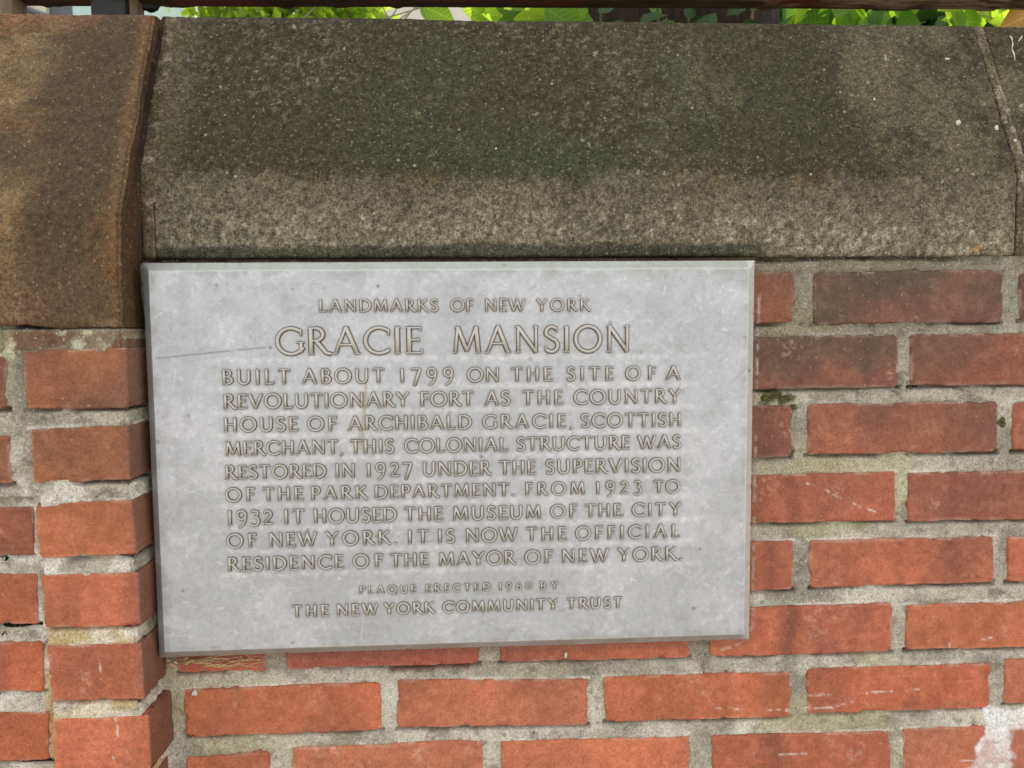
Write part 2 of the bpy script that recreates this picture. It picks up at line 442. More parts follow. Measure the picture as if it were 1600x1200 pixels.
    if dirt:
        dd = sm(0.35, 0.7, fbm(run, Z, scale=0.09, octaves=4, seed=seed + 31) + 0.22 * (1 - T) - 0.05)
        c = mix(c, (0.105, 0.072, 0.050), dd * dirt)
    if dark is not None:            # kiln-darkened band: (fraction along the brick, half width, strength)
        for (f0, hw, k) in dark:
            c = mix(c, base * 0.42 + 0.012, np.exp(-((S - f0 + (b1 - .5) * .12) / hw) ** 2) * k)
    edge = np.minimum(dt, ds)
    ef = sm(0.0045, 0.0005, edge) * sm(0.46, 0.64, fbm(run, Z, scale=0.014, octaves=4, seed=seed + 41))
    c = mix(c, (0.58, 0.49, 0.40), ef * 0.34)
    blo = sm(0.60, 0.78, fbm(run, Z, scale=0.028, octaves=4, seed=seed + 43)) * sm(0.4, 0.6, fbm(run, Z, scale=0.004, octaves=2, seed=seed + 44))
    blo = blo * sm(0.45, 0.6, fbm(run, Z, scale=0.0025, octaves=2, seed=seed + 45))
    c = mix(c, (0.62, 0.42, 0.33), blo * 0.30)
    fine = fbm(run, Z * 1.0, scale=0.009, octaves=4, seed=seed + 47)
    c = c * (0.80 + 0.40 * fine)[..., None] * (1 - 0.25 * pits)[..., None]
    c = mix(c, (0.60, 0.36, 0.26), sm(0.5, 0.8, fine) * sm(0.004, 0.010, dt) * 0.05)
    if wrapY is not None: c = mix(c, (0.155, 0.080, 0.042), np.clip(NX, 0, 1) * (0.55 + 0.4 * b2))  # pier's side face tinted brown: grime and part of its shade
    c = wall_marks(X, Z, c)
    c = c * (1 - 0.45 * skirt[..., None])
    o = grid_mesh('brick', P, M_BRICK, parent, c)
    return o

wall = thing('brick_wall', 'red brick wall in pale mortar carrying the grey coping and the plaque', 'wall', (0, 0, 0))
pilaster = thing('brick_pilaster', 'projecting red brick pier left of the plaque under a brown cap stone', 'pier', (0, 0, 0))

ORANGE = (0.47, 0.150, 0.075); RED = (0.42, 0.132, 0.075); MAR = (0.34, 0.115, 0.070)
def Q(*p, Y=0.0): return [xz(*v, Y) for v in p]
# each: quad in photo pixels on the wall face, colour (darkened upward partly for dimmer light), soot, kiln bands
wall_bricks = [
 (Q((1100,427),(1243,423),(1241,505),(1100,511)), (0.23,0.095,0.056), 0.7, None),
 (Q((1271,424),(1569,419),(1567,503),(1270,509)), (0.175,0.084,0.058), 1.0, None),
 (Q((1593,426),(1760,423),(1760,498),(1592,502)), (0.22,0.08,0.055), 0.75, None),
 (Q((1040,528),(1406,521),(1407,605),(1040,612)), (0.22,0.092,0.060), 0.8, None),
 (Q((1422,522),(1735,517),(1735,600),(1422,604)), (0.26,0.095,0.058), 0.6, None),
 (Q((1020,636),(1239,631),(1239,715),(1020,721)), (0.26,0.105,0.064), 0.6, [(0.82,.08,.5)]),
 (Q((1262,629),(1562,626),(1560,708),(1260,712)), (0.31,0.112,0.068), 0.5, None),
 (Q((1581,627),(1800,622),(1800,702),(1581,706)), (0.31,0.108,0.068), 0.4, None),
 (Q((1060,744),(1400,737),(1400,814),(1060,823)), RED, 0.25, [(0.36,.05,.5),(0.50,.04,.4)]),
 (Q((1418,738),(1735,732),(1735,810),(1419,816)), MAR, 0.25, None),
 (Q((1000,850),(1242,844),(1241,923),(1000,930)), RED, 0.12, [(.84,.06,.4)]),
 (Q((1264,844),(1555,838),(1553,912),(1266,920)), (0.42,0.135,0.075), 0.15, [(.80,.07,.45)]),
 (Q((1576,839),(1800,833),(1800,906),(1575,911)), RED, 0.12, None),
 (Q((1106,950),(1397,941),(1395,1020),(1107,1029)), RED, 0.08, [(0.44,.05,.75)]),
 (Q((1415,945),(1725,934),(1725,1011),(1415,1017)), (0.44,0.14,0.070), 0.10, None),
 (Q((780,962),(1079,955),(1079,1029),(780,1037)), RED, 0.15, None),
 (Q((446,971),(751,963),(750,1039),(446,1048)), (0.38,0.11,0.07), 0.15, None),
 (Q((275,976),(416,972),(415,1050),(276,1053)), (0.42,0.12,0.07), 0.1, None),
 (Q((285,1077),(595,1065),(597,1143),(289,1154)), ORANGE, 0.0, None),
 (Q((619,1062),(919,1060),(920,1134),(620,1141)), (0.48,0.165,0.088), 0.0, None),
 (Q((943,1057),(1237,1049),(1236,1121),(944,1130)), (0.46,0.145,0.070), 0.05, [(.93,.10,.4)]),
 (Q((1260,1044),(1550,1036),(1548,1108),(1261,1118)), (0.42,0.125,0.065), 0.05, None),
 (Q((1571,1030),(1830,1022),(1830,1094),(1568,1102)), (0.44,0.15,0.085), 0.0, None),
 (Q((288,1183),(421,1174),(424,1249),(290,1258)), ORANGE, 0.0, None),
 (Q((454,1168),(756,1156),(757,1232),(456,1244)), (0.475,0.165,0.09), 0.0, None),
 (Q((782,1158),(1079,1151),(1079,1226),(783,1236)), (0.50,0.165,0.080), 0.0, None),
 (Q((1111,1149),(1394,1142),(1393,1216),(1112,1225)), (0.43,0.13,0.07), 0.05, [(.33,.07,.55)]),
 (Q((1411,1139),(1700,1130),(1700,1206),(1412,1214)), (0.46,0.16,0.09), 0.0, None),
]
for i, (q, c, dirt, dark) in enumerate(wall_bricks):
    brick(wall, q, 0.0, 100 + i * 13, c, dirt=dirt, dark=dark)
    BRICKS['wall'].append(q)
# courses going on beyond the frame (same bond), coarser
def plain(x0, x1, zt, zb):
    return [np.array(v) for v in ((x0, zt), (x1, zt), (x1, zb), (x0, zb))]
PITCH, LEN = 0.0718, 0.2095
rows = [(0.0565, -0.0005)] + [(-0.0110 - k * PITCH, -0.0670 - k * PITCH) for k in range(10)]
rr = random.Random(4)
sx = {0: 1760, 1: 1735, 2: 1800, 3: 1735, 4: 1800, 5: 1725, 6: 1830, 7: 1700}
for k, (zt, zb) in enumerate(rows):
    if k <= 7:
        x = xz(sx[k], 600)[0] + 0.012
        x = x + 0.0 
        xe = 1.15
    else:
        x = -0.31 + (0.11 if k % 2 else 0.0); xe = 1.15
        if k % 2: x = -0.312
    first = True
    while x < xe:
        w = LEN if not (first and k > 7 and k % 2) else 0.098
        q = plain(x, x + w, zt, zb)
        brick(wall, q, 0.0, 900 + int(x * 1000) + k * 31, (0.42 + rr.random() * .1, 0.13 + rr.random() * .03, 0.065), step=0.007, dirt=0.1)
        BRICKS['wall'].append(q); x += w + 0.0115; first = False
    x = -0.70 - LEN + (0.105 if k % 2 else 0.0)
    while x > -1.2:
        q = plain(x, min(x + LEN, -0.672), zt, zb)
        brick(wall, q, 0.0, 700 + int(-x * 1000) + k * 29, (0.42 + rr.random() * .1, 0.13 + rr.random() * .03, 0.065), step=0.007, dirt=0.1)
        BRICKS['wall'].append(q); x -= LEN + 0.0115

# pier: corner column (P) and the column left of it (Q)
YP, YQ = -0.055, -0.041
def QP(*p): return [xz(*v, YP) for v in p]
def QQ(*p): return [xz(*v, YQ) for v in p]
P_b = [(QP((34,546),(198,543),(201,638),(39,641)), (0.28,0.108,0.055), 0.55),
       (QP((46,669),(200,663),(205,751),(49,758)), (0.33,0.122,0.058), 0.4),
       (QP((51,788),(206,779),(214,867),(59,877)), (0.42,0.140,0.066), 0.2),
       (QP((62,898),(217,893),(220,980),(68,983)), (0.45,0.142,0.072), 0.08),
       (QP((71,1008),(222,1004),(226,1094),(79,1097)), (0.44,0.135,0.070), 0.05),
       (QP((80,1124),(233,1118),(237,1206),(84,1211)), (0.47,0.150,0.078), 0.0)]
for i, (q, c, dirt) in enumerate(P_b):
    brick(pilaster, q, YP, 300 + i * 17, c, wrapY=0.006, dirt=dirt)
    BRICKS['pil'].append((q, YP))
Q_b = [(QP((-330,560),(11,555),(13,640),(-330,650)), YP, (0.27,0.10,0.055), 0.5),
       (QP((-330,684),(16,680),(20,757),(-330,765)), YP, (0.31,0.11,0.06), 0.4),
       (QQ((-300,802),(54,789),(54,869),(-300,880)), YQ, (0.36,0.115,0.062), 0.35),
       (QQ((-300,902),(59,895),(61,977),(-300,985)), YQ, (0.40,0.120,0.060), 0.25),
       (QQ((-300,1008),(67,1001),(71,1081),(-300,1090)), YQ, (0.44,0.130,0.062), 0.15),
       (QQ((-300,1118),(77,1110),(79,1189),(-300,1197)), YQ, (0.46,0.135,0.062), 0.1)]
for i, (q, y, c, dirt) in enumerate(Q_b):
    brick(pilaster, q, y, 500 + i * 19, c, dirt=dirt)
    BRICKS['pil'].append((q, y))
for k in range(3):
    zt = -0.4492 - k * PITCH
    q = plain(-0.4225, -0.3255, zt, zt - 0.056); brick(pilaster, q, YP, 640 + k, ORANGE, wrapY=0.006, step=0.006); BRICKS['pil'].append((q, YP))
    q = plain(-0.66, -0.4270, zt - 0.002, zt - 0.055); brick(pilaster, q, YQ, 650 + k, RED, step=0.006); BRICKS['pil'].append((q, YQ))

# ------------------------------------------------------------------ mortar sheets
def mortar_fields(X, Z, quads):
    d = np.full(X.shape, 1.0); under = np.full(X.shape, 1.0); above = np.full(X.shape, 1.0)
    for q in quads:
        TL, TR, BR, BL = q
        pad = 0.03
        lo = np.min(q, 0) - pad; hi = np.max(q, 0) + pad
        m = (X > lo[0]) & (X < hi[0]) & (Z > lo[1]) & (Z < hi[1])
        if not m.any(): continue
        x, z = X[m], Z[m]
        zt = TL[1] + (TR[1] - TL[1]) * (x - TL[0]) / (TR[0] - TL[0])
        zb = BL[1] + (BR[1] - BL[1]) * (x - BL[0]) / (BR[0] - BL[0])
        xl = BL[0] + (TL[0] - BL[0]) * (z - BL[1]) / (TL[1] - BL[1])
        xr = BR[0] + (TR[0] - BR[0]) * (z - BR[1]) / (TR[1] - BR[1])
        dx = np.maximum(xl - x, x - xr); dz = np.maximum(z - zt, zb - z)
        dd = np.where((dx > 0) & (dz > 0), np.hypot(dx, dz), np.maximum(dx, dz))
        d[m] = np.minimum(d[m], dd)
        inx = dx < 0.002
        u = np.where(inx & (z < zb + 0.002), np.abs(zb - z), 1.0); under[m] = np.minimum(under[m], u)
        a = np.where(inx & (z > zt - 0.002), np.abs(z - zt), 1.0); above[m] = np.minimum(above[m], a)
    return d, under, above

def mortar_relief(X, Z, d, under, above, seed):
    n1 = fbm(X, Z, scale=0.03, octaves=4, seed=seed); n2 = fbm(X, Z, scale=0.0045, octaves=3, seed=seed + 5)
    n3 = fbm(X, Z, scale=0.05, octaves=3, seed=seed + 9)
    n4 = fbm(X, Z, scale=0.011, octaves=4, seed=seed + 21)
    rec = 0.0020 + (n1 - 0.5) * 0.0036 + (n2 - 0.5) * 0.0030 + (n4 - 0.5) * 0.0028 + sm(0.66, 0.78, n4) * 0.0030
    rec = rec + 0.0030 * np.exp(-under / 0.0035) - 0.0010 * np.exp(-above / 0.003)
    rec = rec + 0.009 * sm(0.0032, 0.0012, under) * sm(0.34, 0.54, n3)           # open crack under the brick
    rec = np.where(d < -0.0045, 0.012, rec)
    rec = np.maximum(rec, np.where(d < 0, 0.0026, -1))
    cr = sm(0.012, 0.004, np.abs(fbm(X, Z, scale=0.045, octaves=4, seed=seed + 51) - 0.5)) * sm(0.52, 0.62, fbm(X, Z, scale=0.06, octaves=3, seed=seed + 52))
    rec = rec + cr * 0.0035 * (d > 0)
    return rec, n1, n2, n3

def mortar_colour(X, Z, n1, n2, above, under, seed):
    c = np.broadcast_to(np.array([0.365, 0.340, 0.270]), X.shape + (3,)).copy()
    c = mix(c, (0.52, 0.49, 0.405), sm(0.42, 0.62, fbm(X, Z, scale=0.06, octaves=4, seed=seed + 1)))
    dk_ = fbm(X, Z, scale=0.009, octaves=4, seed=seed + 6)
    c = c * (0.72 + 0.56 * dk_)[..., None]
    c = mix(c, (0.12, 0.11, 0.085), sm(0.62, 0.74, dk_) * 0.6)
    c = mix(c, (0.72, 0.69, 0.60), sm(0.50, 0.66, fbm(X, Z, scale=0.05, octaves=5, seed=seed + 8)) * sm(-0.28, -0.40, Z) * 0.4)
    c = mix(c, (0.24, 0.225, 0.18), sm(0.52, 0.72, fbm(X, Z, scale=0.035, octaves=4, seed=seed + 2)) * 0.8)
    c = mix(c, (0.40, 0.37, 0.20), sm(0.55, 0.72, fbm(X, Z, scale=0.09, octaves=3, seed=seed + 3)) * 0.5)
    c = mix(c, (0.70, 0.67, 0.60), sm(0.003, 0.0005, above) * sm(0.5, 0.66, fbm(X, Z, scale=0.03, octaves=3, seed=seed + 4)) * 0.8)
    c = mix(c, (0.05, 0.045, 0.035), sm(0.0030, 0.0008, under) * sm(0.34, 0.54, fbm(X, Z, scale=0.05, octaves=3, seed=seed + 9)) * 0.8)  # shadow in the crack under each brick, painted into the colour
    # darker towards the coping
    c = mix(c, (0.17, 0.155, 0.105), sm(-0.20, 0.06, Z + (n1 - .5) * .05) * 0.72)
    return c

def xs(a, b, step): return np.linspace(a, b, int(round((b - a) / step)) + 1)
# main wall face
gx = np.concatenate([xs(-0.336, 0.66, 0.0019), xs(0.67, 1.2, 0.01)]); gz = np.concatenate([xs(-0.80, -0.56, 0.01), xs(-0.555, 0.0715, 0.0019)])
X, Z = np.meshgrid(gx, gz, indexing='ij')
d, un, ab = mortar_fields(X, Z, BRICKS['wall'])
rec, n1, n2, n3 = mortar_relief(X, Z, d, un, ab, 11)
# fill the inner corner against the pier with a fillet of mortar
cor = np.exp(-(X + 0.329) / 0.006); rec = rec - cor * 0.004
c = mortar_colour(X, Z, n1, n2, ab, un, 60)
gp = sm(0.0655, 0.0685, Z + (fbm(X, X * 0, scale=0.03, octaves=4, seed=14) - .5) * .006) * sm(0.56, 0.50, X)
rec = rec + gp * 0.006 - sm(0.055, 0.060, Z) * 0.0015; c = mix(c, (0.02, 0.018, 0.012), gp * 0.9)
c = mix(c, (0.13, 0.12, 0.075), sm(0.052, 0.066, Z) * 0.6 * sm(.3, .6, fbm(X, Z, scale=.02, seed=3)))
cr = np.zeros_like(X)          # the ragged hole in the bed joint below the plaque
hs = (xz(612, 1046), xz(728, 1041))
hd = seg_dist(X, Z, hs) + (fbm(X, Z, scale=0.01, octaves=3, seed=6) - 0.5) * 0.005
rec = rec + sm(0.0045, 0.001, hd) * 0.007; c = mix(c, (0.20, 0.10, 0.05), sm(0.0065, 0.002, hd) * 0.8)
for mx_, my_, mr_ in ((1205, 619, 20), (1232, 622, 14), (1240, 636, 7), (1567, 660, 9), (1554, 702, 7), (1238, 706, 6)):
    m0 = xz(mx_, my_); dd_m = np.hypot((X - m0[0]), (Z - m0[1]) * 1.6) / (mr_ * .00068)
    c = mix(c, (0.07, 0.075, 0.022), sm(1.2, 0.6, dd_m + (fbm(X, Z, scale=0.006, octaves=4, seed=44) - .5) * 2.2) * 0.9)
c = wall_marks(X, Z, c)
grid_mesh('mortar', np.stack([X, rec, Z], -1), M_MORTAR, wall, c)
# wall left of the pier
gx = xs(-1.25, -0.66, 0.006); gz = xs(-0.80, 0.0715, 0.006)
X, Z = np.meshgrid(gx, gz, indexing='ij'); d, un, ab = mortar_fields(X, Z, BRICKS['wall']); rec, n1, n2, n3 = mortar_relief(X, Z, d, un, ab, 12)
grid_mesh('mortar', np.stack([X, rec, Z], -1), M_MORTAR, wall, mortar_colour(X, Z, n1, n2, ab, un, 61))
box_mesh('core', (-1.25, 0.014, -1.352), (1.2, 0.29, 0.0708), M_MORTAR, wall)
me = wall.children[-1].data; a = me.color_attributes.new('Col', 'FLOAT_COLOR', 'POINT'); a.data.foreach_set('color', np.tile([.4, .37, .3, 1], len(me.vertices)))

# pier mortar: front then round the corner
xc = -0.3262
sfront = xs(-0.67, xc - 0.004, 0.0019); ang = np.linspace(0, math.pi / 2, 5); R = 0.004
side = xs(YP + R, 0.008, 0.0022)[1:]
px_ = np.concatenate([sfront, xc - R + R * np.sin(ang), np.full(len(side), xc)])
py_ = np.concatenate([np.full(len(sfront), YP), YP + R - R * np.cos(ang), side])
nx_ = np.concatenate([np.zeros(len(sfront)), np.sin(ang), np.ones(len(side))]); ny_ = np.concatenate([-np.ones(len(sfront)), -np.cos(ang), np.zeros(len(side))])
gz = np.concatenate([xs(-0.80, -0.54, 0.01), xs(-0.535, 0.0005, 0.0019), [0.0015, 0.0025, 0.0035, 0.006, 0.01]])
PX, Z = np.meshgrid(px_, gz, indexing='ij'); PY, _ = np.meshgrid(py_, gz, indexing='ij'); NX, _ = np.meshgrid(nx_, gz, indexing='ij'); NY, _ = np.meshgrid(ny_, gz, indexing='ij')
Xm = np.where(PX >= xc - R, xc - R, PX)
# extend corner bricks sideways so that the side of the pier uses the same beds
ext = []
for q, y in BRICKS['pil']:
    q = [np.array(v) for v in q]
    if y == YP and q[1][0] > -0.36:
        q[1] = q[1] + [0.02, 0]; q[2] = q[2] + [0.02, 0]
    ext.append(q)
d, un, ab = mortar_fields(Xm, Z, ext)
rec, n1, n2, n3 = mortar_relief(Xm + (PY - YP), Z, d, un, ab, 31)
rec = rec - 0.0012 + sm(0.0005, 0.003, Z) * 0.006
xst = np.mean([min(q[0][0], q[3][0]) for q, y in BRICKS['pil'][2:6]]) + 0.0035
low = sm(-0.1585, -0.1595, Z) * sm(xst, xst - 0.001, PX)             # the recessed left column
rec = rec + low * (YQ - YP)
shelf = np.exp(-np.clip(-0.159 - Z, 0, 1) / 0.006) * low
c = mortar_colour(Xm + (PY - YP), Z, n1, n2, ab, un, 80)
c = mix(c, (0.50, 0.37, 0.17), sm(-0.27, -0.30, Z) * sm(0.42, 0.58, fbm(PX, Z, scale=0.05, octaves=3, seed=92)) * sm(-0.43, -0.42, PX) * 0.85)
c = mix(c, (0.78, 0.75, 0.68), sm(0.50, 0.62, fbm(PX + PY, Z, scale=0.022, octaves=4, seed=93)) * sm(-0.06, -0.16, Z) * 0.5)
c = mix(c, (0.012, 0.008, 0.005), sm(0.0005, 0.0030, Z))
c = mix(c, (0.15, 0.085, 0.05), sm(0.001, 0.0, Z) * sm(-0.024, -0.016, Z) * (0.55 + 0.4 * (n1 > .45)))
c = mix(c, (0.62, 0.64, 0.46), sm(0.001, 0.0, Z) * sm(0.58, 0.72, fbm(PX, Z, scale=0.012, octaves=4, seed=95)) * sm(-0.06, -0.01, Z) * 0.6)
c = mix(c, (0.34, 0.35, 0.20), sm(-0.09, -0.02, Z) * sm(-0.425, -0.435, PX) * 0.5)
grid_mesh('mortar', np.stack([PX - NX * rec, PY - NY * rec, Z], -1), M_MORTAR, pilaster, c)
box_mesh('core', (-0.668, -0.036, -1.352), (xc - 0.014, 0.0135, 0.0030), M_MORTAR, pilaster)
me = pilaster.children[-1].data; a = me.color_attributes.new('Col', 'FLOAT_COLOR', 'POINT'); a.data.foreach_set('color', np.tile([.4, .37, .3, 1], len(me.vertices)))

# ------------------------------------------------------------------ stones
def resample(path, step):
    path = np.array(path, float)
    seg = np.linalg.norm(np.diff(path, axis=0), axis=1); cum = np.concatenate([[0], np.cumsum(seg)])
    u = np.linspace(0, cum[-1], int(cum[-1] / step) + 1)
    return np.stack([np.interp(u, cum, path[:, k]) for k in range(path.shape[1])], -1)

def fillet(pts, radii, n=6):
    """round the corners of a 2D polyline"""
    out = [np.array(pts[0], float)]
    for i in range(1, len(pts) - 1):
        p0, p, p1 = [np.array(v, float) for v in pts[i - 1:i + 2]]
        r = radii[i]
        a = (p0 - p); a /= np.linalg.norm(a); b = (p1 - p); b /= np.linalg.norm(b)
        if r <= 0: out.append(p); continue
        s, e = p + a * r, p + b * r
        for t in np.linspace(0, 1, n):
            out.append((1 - t) ** 2 * s + 2 * t * (1 - t) * p + t * t * e)
    out.append(np.array(pts[-1], float))
    return out

def stone(name, prof, XL, XR, mat, parent, colf, seed, stepx=0.0021, stepv=0.0021, edge_r=0.0018, rough=0.0012, wob=0.0022):
    """prof: YZ path front-bottom to back; XL/XR: functions of (Y,Z) giving the end planes."""
    pr = resample(prof, stepv)
    tg = np.gradient(pr, axis=0); tg /= np.linalg.norm(tg, axis=1)[:, None]
    nrm = np.stack([-tg[:, 1], tg[:, 0]], -1)       # to the left of the direction of travel = outwards (front, up)
    for _ in range(2): nrm[1:-1] = (nrm[:-2] + nrm[1:-1] * 2 + nrm[2:]) / 4
    xl = np.array([XL(*p) for p in pr]); xr = np.array([XR(*p) for p in pr])
    Wd = np.mean(xr - xl)
    s = axis_samples(Wd, stepx) / Wd; s = np.concatenate([[0], s, [1]])
    S = np.broadcast_to(s[:, None], (len(s), len(pr)))
    Zp = np.broadcast_to(pr[None, :, 1], S.shape); Yp = np.broadcast_to(pr[None, :, 0], S.shape)
    wl_ = np.exp(-S * Wd / 0.012); wr_ = np.exp(-(1 - S) * Wd / 0.012)
    X = xl[None] * (1 - S) + xr[None] * S
    arc = Zp + Yp
    X = X + wl_ * (fbm(arc, arc * 0 + 1, scale=0.03, octaves=5, seed=seed) - 0.5) * wob + wr_ * (fbm(arc, arc * 0 + 4, scale=0.03, octaves=5, seed=seed + 2) - 0.5) * wob
    ds = np.minimum(S, 1 - S) * Wd
    t = np.clip(1 - ds / edge_r, 0, 1)
    dep = edge_r * (1 - np.sqrt(np.clip(1 - t ** 2, 0, 1)))
    skirt = np.zeros(S.shape); skirt[0] = 1; skirt[-1] = 1
    dep = dep + skirt * 0.05
    n1 = fbm(X, Yp, Zp, scale=0.10, octaves=4, seed=seed + 5); n2 = fbm(X, Yp, Zp, scale=0.008, octaves=4, seed=seed + 6, gain=0.6)
    dep = dep + (n1 - 0.5) * rough * 3.0 + (n2 - 0.5) * rough * 1.3
    pit = sm(0.66, 0.80, fbm(X, Yp, Zp, scale=0.006, octaves=2, seed=seed + 8)); dep = dep + pit * rough * 0.8
    NYs = np.broadcast_to(nrm[None, :, 0], S.shape); NZs = np.broadcast_to(nrm[None, :, 1], S.shape)
    P = np.stack([X, Yp - NYs * dep, Zp - NZs * dep], -1)
    c = colf(X, Yp, Zp, n1, n2)
    return grid_mesh(name, P, mat, parent, c)

# outer profile of the coping, met from the photograph's edges
ZB, ZBRK = 0.0715, 0.1585
YT, ZT = 0.083, at(800, 28.5, 0.083)[2]
prof_main = fillet([(0.10, ZB - 0.0), (-0.002, ZB), (-0.002, ZBRK), (YT, ZT), (0.30, ZT - 0.002), (0.30, 0.072)], [0, 0.004, 0.016, 0.010, 0.01, 0])
def path_fix(p):   # direction: bottom back -> front bottom -> up -> back; normals must point out
    return p
def col_main(X, Y, Z, n1, n2):
    k1 = fbm(X, Y, Z, scale=0.16, octaves=5, seed=201); k2 = fbm(X, Y, Z, scale=0.05, octaves=5, seed=202)
    kf = fbm(X, Y, Z, scale=0.009, octaves=4, seed=213, gain=.7); k1 = k1 + (kf - .5) * .30; k2 = k2 + (kf - .5) * .22
    k3 = fbm(X * 1.0, Y, Z * 0.35, scale=0.05, octaves=4, seed=203)
    face = np.array([0.170, 0.152, 0.098]); top = np.array([0.045, 0.038, 0.0205])
    zz = Z + (k2 - 0.5) * 0.016 + (k3 - .5) * 0.012 + (fbm(X, Y, Z, scale=0.008, octaves=3, seed=211) - .5) * 0.02
    c = mix(np.broadcast_to(face, X.shape + (3,)), top, sm(0.146, 0.164, zz) * 0.60 + 0.40 * sm(0.082, 0.145, zz))
    low = 1 - sm(0.146, 0.160, zz)
    # runs of soot down the upright face, light quartz showing through lower down
    c = mix(c, (0.105, 0.090, 0.060), low * sm(0.42, 0.66, k3) * sm(0.085, 0.150, Z) * 0.85)
    c = mix(c, (0.10, 0.088, 0.06), low * sm(0.50, 0.7, k1) * 0.6)
    gr = fbm(X, Y, Z, scale=0.0042, octaves=2, seed=212)
    c = mix(c, (0.42, 0.39, 0.30), low * sm(0.54, 0.70, gr) * sm(0.15, 0.080, zz) * 0.46)
    c = mix(c, (0.06, 0.052, 0.032), low * sm(0.46, 0.32, gr) * 0.55)
    c = mix(c, (0.15, 0.135, 0.085), (1 - low) * sm(0.60, 0.74, gr) * (0.25 + sm(.45, .65, k1)) * 0.5)
    c = mix(c, (0.022, 0.017, 0.009), (1 - low) * sm(0.42, 0.30, gr) * 0.6)
    # dark olive line where the stone meets the top of the plaque
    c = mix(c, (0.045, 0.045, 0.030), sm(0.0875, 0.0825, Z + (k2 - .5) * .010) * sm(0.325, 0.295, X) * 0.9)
    # algae, ochre and paler patches of the weathered slope
    up = 1 - low
    c = mix(c, (0.040, 0.048, 0.020), up * sm(0.48, 0.68, fbm(X, Y, Z, scale=0.13, octaves=4, seed=205) + (kf - .5) * .35) * np.exp(-((X - 0.12) / 0.20) ** 2) * 0.9)
    c = mix(c, (0.100, 0.088, 0.048), up * sm(0.46, 0.62, k1) * sm(0.10, 0.45, X + (k2 - .5) * .2) * 0.85)
    c = mix(c, (0.11, 0.092, 0.055), up * sm(-0.27, -0.315, X + (k2 - .5) * .02) * 0.7)
    c = mix(c, (0.12, 0.085, 0.035), sm(0.58, 0.75, fbm(X, Y, Z, scale=0.05, octaves=4, seed=207)) * np.exp(-((Z - 0.150) / 0.012) ** 2) * 0.45)
    c = mix(c, (0.34, 0.20, 0.07), np.exp(-((Z - 0.080) / 0.007) ** 2) * sm(0.40, 0.50, X) * sm(.45, .6, k2) * 0.7)
    # white lichen flecks
    fl = sm(0.80, 0.86, fbm(X, Y, Z, scale=0.007, octaves=2, seed=209)) * sm(0.50, 0.62, k1)
    c = mix(c, (0.36, 0.36, 0.30), fl * 0.6)
    return c
cop = tag(bpy.data.objects.new('coping_stone', None), 'long dark grey granite coping stone directly above the plaque', 'coping stone', 'sloped coping stones on the wall')
link(cop)
XS_L, XS_R = -0.3155, 0.5815
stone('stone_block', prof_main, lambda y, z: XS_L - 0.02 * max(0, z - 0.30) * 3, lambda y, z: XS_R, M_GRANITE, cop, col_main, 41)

def col_joint(X, Y, Z, n1, n2):
    k = fbm(X, Y, Z, scale=0.03, octaves=4, seed=301)
    c = mix(np.broadcast_to(np.array([0.115, 0.095, 0.055]), X.shape + (3,)), (0.075, 0.060, 0.033), sm(0.4, 0.65, k))
    c = mix(c, (0.30, 0.27, 0.20), sm(0.6, 0.7, fbm(X, Y, Z, scale=0.01, octaves=3, seed=302)) * 0.6)
    c = mix(c, (0.10, 0.08, 0.055), sm(0.3, 0.34, Z) * .5)
    c = mix(c, (0.02, 0.013, 0.008), sm(-0.3258, -0.3278, X + (k - .5) * .002) * 0.97)
    return c
def shift(prof, d):
    return [np.array([p[0] - d if p[0] < 0.28 else p[0], p[1] + (d * 0.3 if p[1] > 0.16 else 0)]) for p in prof]
sub = shift(prof_main, 0.0004)
def cut(prof, z0, z1): return [p for p in prof]
stone('joint_mortar', sub, lambda y, z: -0.3325 if z < 0.3 else -0.332, lambda y, z: XS_L - 0.0006 + 0.003 * (z > 0.128), M_GRANITE, cop, col_joint, 43, stepx=0.002, edge_r=0.0012, rough=0.0009)
# right neighbour and its joint
cop2 = tag(bpy.data.objects.new('coping_stone', None), 'grey coping stone at the right edge with small white scratches', 'coping stone', 'sloped coping stones on the wall')
link(cop2)
stone('joint_mortar', sub, lambda y, z: XS_R + 0.0010, lambda y, z: XS_R + 0.0125, M_GRANITE, cop2, col_joint, 47, stepx=0.002, edge_r=0.0012, rough=0.0009)
def col_right(X, Y, Z, n1, n2):
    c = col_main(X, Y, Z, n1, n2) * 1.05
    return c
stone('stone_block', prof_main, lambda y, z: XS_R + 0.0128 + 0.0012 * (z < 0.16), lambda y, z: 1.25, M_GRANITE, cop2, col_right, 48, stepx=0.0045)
# stone beyond the pier on the left (outside the frame)
stone('coping', prof_main, lambda y, z: -1.25, lambda y, z: -0.70, M_GRANITE, wall, col_right, 49, stepx=0.01, stepv=0.006)

